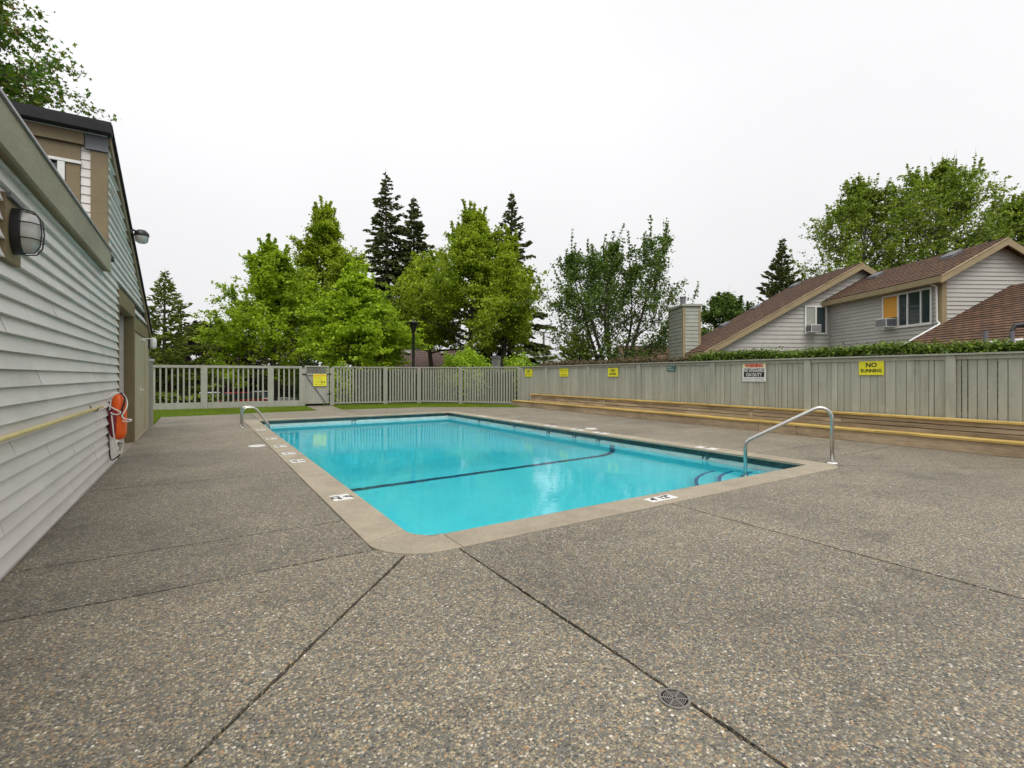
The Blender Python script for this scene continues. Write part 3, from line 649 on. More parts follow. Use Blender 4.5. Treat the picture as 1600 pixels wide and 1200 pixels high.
mb = MB(); scribble(mb, M4(T @ Matrix.Translation((0, 0, .009))), -wd * .42, wd * .42, -ht * .22, ht * .17, rs); mb.build('lettering', MT['ink'], t)['kind'] = 'stuff'
px, pz, wd, ht = sgeo(874.5, 888, 576, 588.5); t, T = fence_sign(px, pz, wd, ht, [], MT['ysign'], 'yellow three-line sign, second from the left on the board fence')
mb = MB()
for y, x, h in ((.28, .42, .15), (-.02, .1, .12), (-.3, .3, .17)): scribble(mb, M4(T @ Matrix.Translation((0, 0, .009))), -wd * x, wd * x, ht * y, ht * h, rs)
mb.build('lettering', MT['ink'], t)['kind'] = 'stuff'
px, pz, wd, ht = sgeo(1160, 1196.5, 567.5, 596)
t, T = fence_sign(px, pz, wd, ht, [], MT['cream_sign'], 'WARNING NO LIFEGUARD ON DUTY sign in red, black and white on the board fence')
f = M4(T @ Matrix.Translation((0, 0, .0082)))
MB().box(-wd * .5, wd * .5, -ht * .5, ht * .24, 0, .001, f).build('white_field', MT['white'], t); MB().box(-wd * .44, wd * .44, -ht * .26, ht * .22, .0011, .002, f).build('black_field', MT['ink'], t)
TT = T @ Matrix.Translation((0, 0, .0125))
text('WARNING', ht * .25, TT @ Matrix.Translation((0, ht * .36, 0)), MT['red'], t, bold=.005, sx=.85); text('NO LIFEGUARD', ht * .27, TT @ Matrix.Translation((0, ht * .105, 0)), MT['white'], t, bold=.002, sx=.62); text('ON DUTY', ht * .27, TT @ Matrix.Translation((0, -ht * .14, 0)), MT['white'], t, bold=.002, sx=.75)
mb = MB(); TS = M4(T @ Matrix.Translation((0, 0, .0095))); scribble(mb, TS, -wd * .45, wd * .45, -ht * .33, ht * .05, rs); scribble(mb, TS, -wd * .45, wd * .45, -ht * .42, ht * .05, rs); mb.build('fine_print', MT['ink'], t)['kind'] = 'stuff'
px, pz, wd, ht = sgeo(1042, 1055, 571.5, 580); t, T = fence_sign(px, pz, wd, ht, [], simple('green plaque', (.02, .11, .10), .4), 'small dark green plaque on the board fence between two posts', 'plaque')
mb = MB(); TS = M4(T @ Matrix.Translation((0, 0, .009)))
for y in (.2, -.2): scribble(mb, TS, -wd * .4, wd * .4, ht * y, ht * .2, rs)
mb.build('lettering', MT['white'], t)['kind'] = 'stuff'

# ------------------------------------------------------------------ back fence (pickets), gate
def gp(px, py, z=0): Z = 765 * (CAM_H - z) / (py - 587); return Vector(P(px, Z))
bl0 = Vector((-2.2, 24.72)); bl1 = Vector((4.13, 24.2)); br0 = Vector((5.14, 24.12)); pc = Vector(P(603, 24.4 * .8425 + 7.7 * .5388 + .55)); 
pD = Vector((9.45, 23.5)); pE = Vector((11.0, 21.9)); pF = Vector(FR(S1 + .25, OFF - .02, 0)[:2])
def picket_run(name, label, pts, spacing, pw, z0, z1, base_board, mat, postw=.16):
    t = thing(name, label, 'fence', (pts[0].x, pts[0].y, 0)); sh = None
    for a, b in zip(pts, pts[1:]):
        d = (b - a); ln = d.length; d = d / ln; n = Vector((d.y, -d.x))
        T = lambda s, o, z: (a.x + d.x * s + n.x * o, a.y + d.y * s + n.y * o, z)
        bx = lambda nm, *q: MB().box(*q, T).build(nm, mat, t, bevel=.004)
        bx('top_rail', postw / 2 * 0, ln, -.06, .05, z1 - .01, z1 + .10 if base_board else z1 + .045)
        if base_board: bx('base_board', 0, ln, -.025, .025, -.02, z0)
        else: bx('bottom_rail', 0, ln, -.03, .03, z0 - .05, z0 + .02)
        cnt = max(2, int((ln - postw) / spacing)); st = (ln - postw) / cnt
        for i in range(1, cnt):
            s = postw / 2 + i * st; MB().box(s - pw / 2, s + pw / 2, -.02, .02, z0, z1, T).build('picket', mat, t)
    for i, p in enumerate(pts):
        d = (pts[min(i + 1, len(pts) - 1)] - pts[max(i - 1, 0)]).normalized(); n = Vector((d.y, -d.x))
        T = lambda s, o, z: (p.x + d.x * s + n.x * o, p.y + d.y * s + n.y * o, z)
        MB().box(-postw / 2, postw / 2, -.055, .065, -.05, z1 + (-.012 if True else 0), T).build('post', mat, t, bevel=.004)
    return t
lp = [bl0 + (bl1 - bl0) * t for t in (0, .385, .79, .985)]
def on_line(px, a, b):
    rx, ry = ray(px); d = b - a; det = d.x * (-ry) - d.y * (-rx); s = (-a.x * (-ry) + a.y * (-rx)) / det; return a + d * s
lp = [on_line(px, bl0, bl1) for px in (226, 319, 423, 472)]
picket_run('picket_fence', 'grey picket fence with base boards left of the gate, in front of the shrubs', lp, .19, .062, .27, 1.74, True, MT['fence2'], .24)
rp = [on_line(519, bl1, br0), on_line(602, br0, pD), pD, pE, pF]
picket_run('picket_fence', 'grey close-set picket fence right of the gate, bending towards the board fence', rp, .135, .08, .12, 1.79, False, MT['fence3'], .2)
gt = thing('garden_gate', 'grey board gate with lattice top and diagonal brace in the back fence', 'gate', (4.6, 24.15, 0))
ga, gb = on_line(476.5, bl1, br0), on_line(513.5, bl1, br0); gd = (gb - ga); gl = gd.length; gd /= gl; gn = Vector((gd.y, -gd.x))
TG = lambda s, o, z: (ga.x + gd.x * s + gn.x * o, ga.y + gd.y * s + gn.y * o, z)
for i in range(7): MB().box(i * gl / 7 + .002, (i + 1) * gl / 7 - .002, -.012, .012, .1, 1.46, TG).build('board', MT['fence2'], gt, bevel=.002)
for q in ((0, gl, .013, .045, 1.42, 1.5), (0, gl, -.02, .04, 1.80, 1.86), (0, .07, .013, .04, .1, 1.42), (gl - .07, gl, .013, .04, .1, 1.42), (0, .06, -.02, .04, 1.5, 1.8), (gl - .06, gl, -.02, .04, 1.5, 1.8)): MB().box(*q, TG).build('gate_frame', MT['fence2'], gt, bevel=.003)
for sgn in (1, -1):
    for i in range(-3, 10):
        s0 = i * .115; e0, e1 = (s0, s0 + .3) if sgn > 0 else (s0 + .3, s0)
        z0, z1 = 1.5, 1.8
        pa, pb = [e0, z0], [e1, z1]
        def cl(p, q):
            for v in (.06, gl - .06):
                pass
            return p
        lo, hi = .06, gl - .06; tt = sorted([(lo - pa[0]) / (pb[0] - pa[0]), (hi - pa[0]) / (pb[0] - pa[0])]); t0, t1 = max(0, tt[0]), min(1, tt[1])
        if t1 - t0 > .05:
            A = (pa[0] + (pb[0] - pa[0]) * t0, z0 + .3 * t0); B = (pa[0] + (pb[0] - pa[0]) * t1, z0 + .3 * t1); oo = .006 * sgn
            MB().beam(TG(A[0], oo, A[1]), TG(B[0], oo, B[1]), .008, .024).build('lattice_strip', MT['fence2'], gt)
MB().beam(TG(.04, .03, 1.42), TG(gl - .16, .03, .16), .03, .055).build('diagonal_brace', MT['flash'], gt)
for s, z in ((gl + .03, 1.47), (gl + .03, .55)):
    MB().beam(TG(s - .13, .055, z), TG(s + .13, .062, z), .012, .025).build('hinge_strap', MT['black'], gt); MB().box(s - .03, s + .03, .05, .075, z - .05, z + .05, TG).build('hinge_plate', MT['black'], gt)
MB().box(-.12, .06, .05, .09, 1.44, 1.5, TG).build('latch', MT['black'], gt, bevel=.005)
gs = thing('gate_sign', 'yellow rules sign with red heading hanging on the gate', 'sign', TG(.5, .05, 1.0))
T = basis((gd.x, gd.y, 0), (0, 0, 1), TG(gl * .62, .05, 1.19)); f = M4(T); MB().box(-.29, .29, -.28, .28, 0, .01, f).build('plate', MT['ysign'], gs, bevel=.006)
TS = M4(T @ Matrix.Translation((0, 0, .011))); mb = MB(); scribble(mb, TS, -.25, .25, .21, .07, rs); mb.build('heading', MT['red'], gs)['kind'] = 'stuff'
mb = MB()
for y in (.11, .02, -.08, -.19): scribble(mb, TS, -.24, .1 if y > -.1 else .2, y, .035, rs)
mb.build('lettering', MT['flash'], gs)['kind'] = 'stuff'
mb = MB(); mb.lathe([(.03, 0), (.03, .002), (.05, .002), (.05, 0)], (0, 0, 0), 16); mb.v = [TS(x + .1, y - .09, z) for x, y, z in mb.v]; mb.prism([(.18, -.05), (.25, -.09), (.18, -.13)], 0, .002, TS); mb.build('pictogram', MT['ink'], gs)

# ------------------------------------------------------------------ pool house (left)
WX = -1.16
ph = thing('pool_house', 'pool house with pale lap siding, olive fascia and sloping roof on the left', 'building', (WX, 6, 0))
E = .127
def slope_y(z): return 9.47 + (5.02 - z) / .326
rz = random.Random(8)
def clipz(poly, z0, z1):
    for (lim, sg) in ((z0, 1), (z1, -1)):
        o = []; n = len(poly)
        for i in range(n):
            a, b = poly[i - 1], poly[i]; ina, inb = (a[1] - lim) * sg >= -1e-9, (b[1] - lim) * sg >= -1e-9
            if ina != inb: t = (lim - a[1]) / (b[1] - a[1]); o.append((a[0] + (b[0] - a[0]) * t, lim))
            if inb: o.append(b)
        poly = o
        if len(poly) < 3: return []
    return poly
def lap_row(mb, poly, z0, h, T, lip=.016, th=.0):
    """poly in (u,z), T(u,off,z): one lapped board, bottom edge proud"""
    n = len(poly); off = [lip - (lip - .003) * (z - z0) / h for u, z in poly]
    fr = [T(u, o, z) for (u, z), o in zip(poly, off)]; bk = [T(u, -.004, z) for u, z in poly]
    mb.add(fr + bk, [tuple(range(n))] + [(i, i + n, (i + 1) % n + n, (i + 1) % n) for i in range(n)])
TW = lambda y, o, z: (WX + o, y, z)
z = .05; row = 0
while z < 5.0:
    z1 = z + E; zm = z + E / 2; segs = []
    if z < 2.86: segs.append([(-4, 10.50)])
    else: segs.append([])
    ivals = []
    if z < 2.88: ivals.append((-4.0, 10.50))
    elif z < 3.2: ivals.append((8.0, 30))
    else: ivals.append((9.48, 30))
    if 2.66 < zm < 2.88: ivals.append((13.04, 30))
    for (a, b) in ivals:
        pts = [a]; c = a + rz.uniform(1.4, 3.4)
        # board joints
        if b < 20:
            while c < b - .8: pts.append(c); c += rz.uniform(2.2, 3.7)
            pts.append(b)
        else: pts = [a, 20]
        for y0, y1 in zip(pts, pts[1:]):
            sk = rz.uniform(-.006, .006); poly = [(y0 + .008, z), (y1 - .004, z), (y1 - .004 + sk, z1), (y0 + .008 + sk, z1)]
            if y1 >= 20:
                e0, e1 = slope_y(z) - .03, slope_y(z1) - .03
                if e0 <= y0: continue
                poly = [(y0, z), (e0, z)] + ([(e1, z1), (y0, z1)] if e1 > y0 else [(y0, min(z1, 5.02 - (y0 - 9.47) * .326))])
            mb = MB(); lap_row(mb, poly, z, E, TW, .042 + rz.uniform(-.005, .006)); mb.build('siding_board', MT['siding'], ph)
    z = z1; row += 1
def pbox(name, x0, x1, y0, y1, z0, z1, mat, bevel=.004, par=None): return MB().box(x0, x1, y0, y1, z0, z1).build(name, mat, par or ph, bevel=bevel)
pbox('wall_core', -6.5, WX - .008, -4, 9.6, -.05, 2.86, MT['joint'], 0)
pbox('wall_core', -6.5, WX - 1.3, 9.6, 13.2, -.05, 2.86, MT['joint'], 0)
MB().prism([(9.6, 2.66), (16.6, 2.66), (9.6, 4.92)], WX - .008, -6.5, lambda y, z, x: (x, y, z)).build('wall_core', MT['joint'], ph)
pbox('wall_core', -6.5, WX - .03, 13.1, 16.6, -.05, 2.70, MT['joint'], 0)
pbox('base_trim', WX - .01, WX + .022, -4, 10.49, -.03, .052, MT['siding'])
# low flat roof with fascia
FX = -1.04
for a, b in ((-4, -.9), (-.897, 4.2), (4.203, 8.9)): pbox('fascia_board', FX - .03, FX, a, b, 2.86, 3.145, MT['fascia'])
pbox('soffit_board', WX + .0, FX - .032, -4, 8.9, 2.868, 2.89, MT['olive'])
pbox('fascia_return', -3.5, FX - .032, 8.87, 8.9, 2.87, 3.14, MT['fascia'])
pbox('drip_edge', FX - .10, FX + .018, -4, 8.925, 3.148, 3.172, MT['drip'], .003)
pbox('flat_roof', -6.5, FX - .02, -4, 9.4, 3.10, 3.165, MT['roofblack'], 0)
pbox('corner_bead', WX - .0, WX + .035, 10.495, 10.56, 0, 2.93, MT['olive'])
# entry recess
pbox('header', WX - .12, WX + .03, 10.565, 13.0, 2.62, 2.90, MT['olive'])
pbox('recess_ceiling', -2.4, WX - .125, 10.5, 12.8, 2.66, 2.7, MT['olive'], 0)
pbox('recess_post', WX - .135, WX + .032, 12.84, 13.03, 0, 2.615, MT['olive'])
zz = .02
while zz < 2.6:
    mb = MB(); lap_row(mb, [(-2.4, zz), (WX - .137, zz), (WX - .137, zz + E), (-2.4, zz + E)], zz, E, lambda u, o, z: (u, 12.86 - o, z)); mb.build('siding_board', MT['siding'], ph); zz += E
pbox('recess_side', -2.46, -2.4, 10.4, 12.9, 0, 2.7, MT['siding'], 0)
pbox('recess_side', -2.4, WX - .03, 10.40, 10.49, 0, 2.7, MT['siding'], 0)
pbox('threshold', -2.4, WX + .03, 10.57, 12.83, -.02, .012, MT['coping'], .004)
# doors
pbox('door_header', WX - .02, WX + .03, 13.035, 16.3, 2.36, 2.655, MT['olive'])
for a, b in ((13.05, 14.27), (14.276, 15.5)):
    d = pbox('door', WX - .03, WX + .005, a, b, .03, 2.345, MT['cream'], .004)
hd = pbox('door_handle', WX + .006, WX + .02, 14.40, 14.47, .98, 1.14, MT['offwhite'], .004)
MB().tube([(WX + .02, 14.435, 1.07), (WX + .075, 14.435, 1.07), (WX + .08, 14.32, 1.06)], .012, 8).build('lever', MT['offwhite'], hd)
pbox('door_closer', WX + .006, WX + .06, 14.7, 15.0, 2.24, 2.30, MT['offwhite'], .006); MB().beam((WX + .05, 14.8, 2.3), (WX + .22, 15.25, 2.33), .02, .02).build('closer_arm', MT['offwhite'], ph)
pbox('door_sill', WX - .03, WX + .05, 13.04, 16.3, -.02, .028, MT['coping'], .004)
pbox('corner_board', WX - .03, WX + .02, 15.51, 16.62, 0, 2.355, MT['cream'])
# upper volume: front wall facing the camera side, window, trims
FY = 9.45
pbox('upper_front_core', -6.5, WX - .01, FY + .01, FY + .14, 3.0, 4.92, MT['joint'], 0)
zz = 3.05
while zz < 4.75:
    mb = MB(); lap_row(mb, [(-1.45, zz), (-1.335, zz), (-1.335, zz + E), (-1.45, zz + E)], zz, E, lambda u, o, z: (u, FY - o, z)); mb.build('siding_board', MT['siding'], ph); zz += E
pbox('corner_board', -1.338, WX + .02, FY - .035, FY + .03, 3.0, 4.72, MT['brownpanel'])
pbox('corner_flashing', -1.40, WX + .024, FY - .06, FY + .03, 4.725, 4.945, MT['flash'])
pbox('eave_board', -5, -1.405, FY - .09, FY, 4.765, 4.94, MT['brownpanel']); pbox('frieze_board', -5, -1.452, FY - .04, FY, 4.53, 4.76, MT['brownpanel'])
pbox('window_panel', -1.615, -1.455, FY - .03, FY, 3.0, 4.50, MT['brownpanel'])
wn = pbox('window', -2.9, -1.62, FY - .01, FY, 3.2, 4.45, MT['glass'], 0)
for q in ((-2.9, -1.44, FY - .055, FY - .012, 4.485, 4.527), (-1.70, -1.62, FY - .05, FY - .012, 3.2, 4.48), (-2.2, -2.15, FY - .04, FY - .012, 3.2, 4.48), (-2.9, -2.85, FY - .05, FY - .012, 3.2, 4.48), (-2.84, -1.71, FY - .05, FY - .012, 3.2, 3.25)): pbox('window_frame', *q, MT['white'], .003, wn)
# shed roof and rake
TS_ = lambda x, y, z: (x, y, z)
def shed(name, x0, x1, za, zb, mat, y0=9.28, y1=16.95):
    f = lambda y: 5.02 - (y - 9.47) * .326
    MB().prism([(y0, f(y0) + za), (y1, f(y1) + za), (y1, f(y1) + zb), (y0, f(y0) + zb)], x0, x1, lambda y, z, x: (x, y, z)).build(name, mat, ph, bevel=.004)
shed('rake_board', WX + .006, WX + .055, -.20, -.03, MT['olive'], 9.42); shed('roof_deck', -6.5, WX + .09, -.028, .025, MT['roofblack'])
shed('shingle_edge', -6.5, WX + .075, .026, .075, MT['roofblack'], 9.30); pbox('high_eave', -6.5, WX + .08, 9.22, 9.40, 4.955, 5.10, MT['roofblack'], .01)
pbox('white_flashing_strip', -6, WX + .02, 9.355, 9.375, 4.941, 4.954, MT['white'], 0)
pbox('lamp_mount', WX + .017, WX + .04, 11.75, 12.1, 3.98, 4.42, MT['olive'])

# wall things on the pool house
bl = thing('bulkhead_lamp', 'oval caged bulkhead lamp on an olive block on the near siding wall', 'wall lamp', (WX, 5.02, 2.5))
bz = 2.43; by = 4.86
MB().box(WX + .012, WX + .05, by - .17, by + .17, bz - .23, bz + .23).build('mount_block', MT['olive'], bl, bevel=.005)
MB().box(WX + .05, WX + .075, by - .16, by + .16, bz + .2, bz + .235).build('mount_cap', MT['flash'], bl, bevel=.003)
def oval(a, b, n=28): return [(a * math.cos(2 * math.pi * i / n), b * math.sin(2 * math.pi * i / n)) for i in range(n)]
def ov_loft(secs, n=28):
    mb = MB(); vs = []
    for x, a, b in secs: vs += [(WX + x, by + p, bz + q) for p, q in oval(a, b, n)]
    fs = [(i * n + j, i * n + (j + 1) % n, (i + 1) * n + (j + 1) % n, (i + 1) * n + j) for i in range(len(secs) - 1) for j in range(n)]
    fs.append(tuple(range((len(secs) - 1) * n, len(secs) * n))); return mb.add(vs, fs)
ov_loft([(.05, .115, .165), (.10, .115, .165), (.105, .105, .155)]).build('lamp_housing', MT['black'], bl, smooth=False)
ov_loft([(.104, .098, .146), (.14, .095, .142), (.168, .082, .124), (.185, .055, .09), (.191, .02, .04)]).build('lamp_lens', MT['lens'], bl, smooth=True)
mb = MB()
for zz in (.055, -.055): mb.tube([(WX + .10, by - .108, bz + zz), (WX + .165, by - .1, bz + zz), (WX + .198, by - .06, bz + zz), (WX + .205, by, bz + zz), (WX + .198, by + .06, bz + zz), (WX + .165, by + .1, bz + zz), (WX + .10, by + .108, bz + zz)], .0045, 6)
for yy in (-.035, .035): mb.tube([(WX + .10, by + yy, bz - .158), (WX + .165, by + yy, bz - .148), (WX + .195, by + yy, bz - .10), (WX + .205, by + yy, bz), (WX + .195, by + yy, bz + .1), (WX + .165, by + yy, bz + .148), (WX + .10, by + yy, bz + .158)], .0045, 6)
mb.build('wire_cage', MT['black'], bl, smooth=True)
fl = thing('flood_lamp', 'grey arm-mounted lamp sticking out near the sloping roof edge', 'wall lamp', (WX, 11.9, 4.2))
MB().tube([(WX + .04, 11.92, 4.2), (WX + .08, 11.92, 4.23), (WX + .14, 11.92, 4.2)], .022, 8).build('arm', MT['flash'], fl, smooth=True)
MB().lathe([(.0, .0), (.05, 0), (.055, .03), (.05, .05)], (WX + .04, 11.92, 4.2), 14, 'x').build('base_plate', MT['flash'], fl)
MB().lathe([(0, .10), (.07, .10), (.115, .05), (.125, 0), (.12, -.02)], (WX + .23, 11.92, 4.13), 18).build('lamp_hood', MT['black'], fl, smooth=True); MB().lathe([(.115, -.02), (.10, -.12), (.06, -.15), (0, -.155)], (WX + .23, 11.92, 4.13), 18).build('lamp_globe', MT['lens'], fl, smooth=True)
cl_ = thing('corner_lamp', 'small white lamp at the far corner of the pool house', 'wall lamp', (-1.1, 16.5, 2.3))
MB().box(WX + .02, WX + .06, 16.36, 16.56, 2.12, 2.40).build('back_plate', MT['black'], cl_, bevel=.006); MB().lathe([(0, .17), (.06, .16), (.085, .10), (.085, -.08), (.06, -.13), (0, -.14)], (WX + .12, 16.46, 2.27), 16).build('globe', MT['offwhite'], cl_, smooth=True)
yr = thing('rescue_pole', 'long pale yellow rescue pole hung along the siding wall', 'pole', (WX, 6, .98))
MB().tube([(WX + .075, -3.5, 1.0), (WX + .075, 2.5, .985), (WX + .075, 8.45, .985)], .019, 12).build('pole', MT['yrod'], yr, smooth=True)
for y in (.5, 3.4, 8.0): MB().tube([(WX + .015, y, 1.03), (WX + .05, y, .955), (WX + .085, y, .955), (WX + .1, y, .99)], .006, 6).build('hook', MT['black'], yr)
rb = thing('rescue_buoy', 'bright orange torpedo rescue buoy with white rope on the wall by the recess', 'rescue buoy', (WX, 9.3, .4))
cyb = 9.42; bzz = .78
mb = MB(); n = 16; vs = []
for t, r_ in ((-1, .02), (-.97, .06), (-.9, .095), (-.7, .118), (-.2, .125), (.3, .122), (.7, .11), (.9, .085), (.97, .05), (1, .015)):
    vs += [(WX + .15 + .80 * r_ * math.cos(2 * math.pi * j / n), cyb + .95 * r_ * math.sin(2 * math.pi * j / n), bzz + .345 * t) for j in range(n)]
mb.add(vs, [(i * n + j, i * n + (j + 1) % n, (i + 1) * n + (j + 1) % n, (i + 1) * n + j) for i in range(9) for j in range(n)] + [tuple(range(n)), tuple(range(9 * n, 10 * n))]); mb.build('float', MT['orange'], rb, smooth=True)
mb = MB(); vs = []
for t, r_ in ((-.8, .05), (-.6, .1), (0, .118), (.3, .11), (.45, .03)): vs += [(WX + .09 + .55 * r_ * math.cos(2 * math.pi * j / n), cyb - .035 + .95 * r_ * math.sin(2 * math.pi * j / n), bzz - .02 + .345 * t) for j in range(n)]
mb.add(vs, [(i * n + j, i * n + (j + 1) % n, (i + 1) * n + (j + 1) % n, (i + 1) * n + j) for i in range(4) for j in range(n)]); mb.build('back_float', MT['maroon'], rb, smooth=True)
def spl(pts, n=6):
    p = [Vector(q) for q in pts]; o = []
    for i in range(len(p) - 1):
        a, b, c, d = p[max(i - 1, 0)], p[i], p[i + 1], p[min(i + 2, len(p) - 1)]
        for j in range(n):
            t = j / n; o.append(.5 * ((2 * b) + (c - a) * t + (2 * a - 5 * b + 4 * c - d) * t * t + (3 * b - a - 3 * c + d) * t ** 3))
    return o + [p[-1]]
def rp_(u, v, d=.13): return (WX + .03 + (u - 160) * .00143, cyb - d, 1.13 - (v - 395) * .00133)
for pts in ([(240, 385, .0), (200, 392, .08), (165, 440, .12), (160, 490, .13), (190, 540, .135), (250, 585, .14), (268, 605, .145), (245, 625, .145), (205, 618, .145), (188, 600, .14)], [(250, 385, .0), (290, 410, .08), (318, 480, .1), (318, 545, .12), (296, 605, .14), (280, 640, .145), (300, 675, .15), (335, 685, .15), (358, 690, .14), (345, 706, .14), (300, 706, .14), (285, 698, .14)], [(195, 630, .14), (203, 720, .145), (213, 850, .14), (225, 960, .1), (245, 1050, .06), (262, 1070, .06), (280, 1010, .06), (290, 930, .1)]):
    MB().tube(spl([rp_(*q) for q in pts]), .009, 8).build('rope', MT['rope'], rb, smooth=True)
MB().tube(spl([rp_(*q) for q in [(165, 480, .03), (150, 700, .03), (165, 950, .04), (180, 1130, .04), (225, 1115, .05), (262, 1075, .06)]]), .010, 6).build('strap', MT['black'], rb, smooth=True)
MB().tube(spl([rp_(*q) for q in [(262, 385, .05), (300, 440, .1), (292, 520, .125), (275, 600, .13), (292, 660, .135)]]), .013, 6).build('strap', MT['black'], rb, smooth=True)
ep = thing('end_post', 'pale grey post with white cap beside the far corner of the pool house', 'post', (-1.1, 16.75, 0))
MB().box(-1.19, -1.055, 16.66, 16.79, -.03, 1.80).build('shaft', MT['fence2'], ep, bevel=.004); MB().box(-1.22, -1.03, 16.63, 16.82, 1.802, 1.86).build('cap', MT['offwhite'], ep, bevel=.012)

# ------------------------------------------------------------------ town house on the right
vpr = ray(770); fv = Vector(vpr).normalized(); rv = Vector((fv.y, -fv.x)); HC = Vector(P(1472, 18))
def HT(u, v, z): p = HC + rv * u + fv * v; return (p.x, p.y, z)
th = thing('town_house', 'grey sided town house with brown shingle gables above the right fence', 'house', (HC.x, HC.y, 0))
def hbox(name, u0, u1, v0, v1, z0, z1, mat, par=None, bevel=.005): return MB().box(u0, u1, v0, v1, z0, z1, HT).build(name, mat, par or th, bevel=bevel)
def hsiding(poly, T, mat, exp=.155):
    mb = MB(); zs = [p[1] for p in poly]; z = min(zs)
    while z < max(zs) - .01:
        q = clipz(poly, z, z + exp)
        if len(q) >= 3: lap_row(mb, q, z, exp, T, .032)
        z += exp
    o = mb.build('siding', mat, th); o['kind'] = 'stuff'; return o
def roof_plane(name, a, b, c, d, th_=.10, mat=None, par=None):
    """a-b eave, d-c ridge; uv in metres"""
    a, b, c, d = [Vector(p) for p in (a, b, c, d)]; n = (b - a).cross(d - a).normalized(); n = n if n.z > 0 else -n
    vs = [a, b, c, d] + [p - n * th_ for p in (a, b, c, d)]; m = bpy.data.meshes.new(name)
    fs = [(0, 1, 2, 3), (7, 6, 5, 4), (0, 4, 5, 1), (1, 5, 6, 2), (2, 6, 7, 3), (3, 7, 4, 0)]
    row = .2 if mat is None else .3; nr_ = int((d - a).length / row); lift = .022
    for i in range(nr_ + 1):                         # one tapered course after another, butt edge proud
        f0, f1 = i * row / (d - a).length, min(1, (i + 1) * row / (d - a).length)
        if f1 - f0 < 1e-4: continue
        q = len(vs); vs += [a + (d - a) * f0 + n * lift, b + (c - b) * f0 + n * lift, b + (c - b) * f1 + n * .003, a + (d - a) * f1 + n * .003, a + (d - a) * f0, b + (c - b) * f0]
        fs += [(q, q + 1, q + 2, q + 3), (q + 4, q + 5, q + 1, q)]
    m.from_pydata([tuple(v) for v in vs], [], fs); m.update()
    uvl = m.uv_layers.new(name='UVMap'); ex = (b - a).normalized(); ey = n.cross(ex).normalized()
    for lp_ in m.loops: p = vs[lp_.vertex_index] - a; uvl.data[lp_.index].uv = (p.dot(ex), p.dot(ey))
    return link(name, m, mat or MT['shingle'], par or th)
PT = .56
# right block
uR, zR = 2.1, 6.42; ze = 5.02
def zr(u): return zR - abs(u - uR) * PT
roof_plane('roof', HT(-.38, -.35, zr(-.38)), HT(-.38, 6.1, zr(-.38)), HT(uR, 6.1, zR), HT(uR, -.35, zR)); roof_plane('roof', HT(4.6, -.35, zr(4.6)), HT(4.6, 6.1, zr(4.6)), HT(uR, 6.1, zR), HT(uR, -.35, zR))
def rake(u0, u1, zf, v, name='rake_board', hh=.26, th_=.05, mat=None):
    MB().prism([(u0, zf(u0) - .03 - hh), (u1, zf(u1) - .03 - hh), (u1, zf(u1) - .03), (u0, zf(u0) - .03)], v - th_, v, lambda u, z, vv: HT(u, vv, z)).build(name, mat or MT['housewarm'], th, bevel=.005)
rake(-.40, uR, zr, -.352); rake(uR, 4.6, zr, -.352)
rake(-.42, uR, lambda u: zr(u) + .035, -.40, 'rake_strip', .05, .03, MT['tan'])
hbox('eave_fascia', -.44, -.39, -.38, 6.0, ze - .24, ze - .02, MT['housewarm']); hbox('eave_soffit', -.385, 0, -.3, 6.0, ze - .24, ze - .215, MT['housewarm'])
MB().prism([(0, .4), (4.2, .4), (4.2, zr(4.2) - .12), (uR, zR - .12), (0, zr(0) - .12)], .012, 6, lambda u, z, v: HT(u, v, z)).build('wall', MT['housesiding'], th)
hsiding([(.14, 2.6), (4.2, 2.6), (4.2, zr(4.2) - .13), (uR, zR - .13), (.14, zr(.14) - .13)], lambda u, o, z: HT(u, .01 - o, z), MT['housesiding'])
hsiding([(.14, 1.0), (5.92, 1.0), (5.92, 4.82), (.14, 4.82)], lambda v, o, z: HT(.0 - o, v, z), MT['housesiding'])
hbox('corner_board', -.035, .15, -.035, .13, 1.5, 4.86, MT['housewarm'])
# window with panes, orange board and air conditioner
def hz(py, Z): return zof(py, Z)
wv0, wv1, wz0, wz1 = .42, 2.62, 3.42, 4.66
ww = hbox('window', -.04, 0.005, wv0, wv1, wz0, wz1, MT['glass'], None, 0)
for (v0, v1, z0, z1) in ((wv0 - .07, wv1 + .07, wz1, wz1 + .08), (wv0 - .07, wv1 + .07, wz0 - .10, wz0), (wv0 - .07, wv0, wz0, wz1), (wv1, wv1 + .07, wz0, wz1), (1.84, 1.91, wz0, wz1), (1.40, 1.46, wz0, wz1), (.80, .85, wz0, wz1)): hbox('window_frame', -.085, -.041, v0, v1, z0, z1, MT['offwhite'], ww, .004)
hbox('orange_board', -.06, -.042, 1.915, wv1 - .005, wz0 + .38, wz1 - .01, MT['orangepanel'], ww, 0)
def aircon(name, T, parent):
    a = MB().box(-.02, .42, 0, .58, 0, .36, T).build('air_conditioner', MT['offwhite'], parent, bevel=.01); gq = MB()
    for i in range(9): gq.box(.422, .428, .03 + i * .06, .07 + i * .06, .03, .33, T)
    gq.box(.02, .40, -.006, -.001, .04, .32, T); gq.build('grille', MT['flash'], a)
aircon('air_conditioner', lambda o, v, z: HT(-.06 - o, 1.98 + v, wz0 - .03 + z), th)
# downspout
MB().tube(bend([HT(-.36, .12, 4.80), HT(-.10, .12, 4.70), HT(-.08, .12, 3.42), HT(-.10, -.02, 3.30), HT(-3.6, -.06, 3.30 - 3.5 * .545)], .06, 4), .034, 8).build('downspout', MT['offwhite'], th, smooth=True)
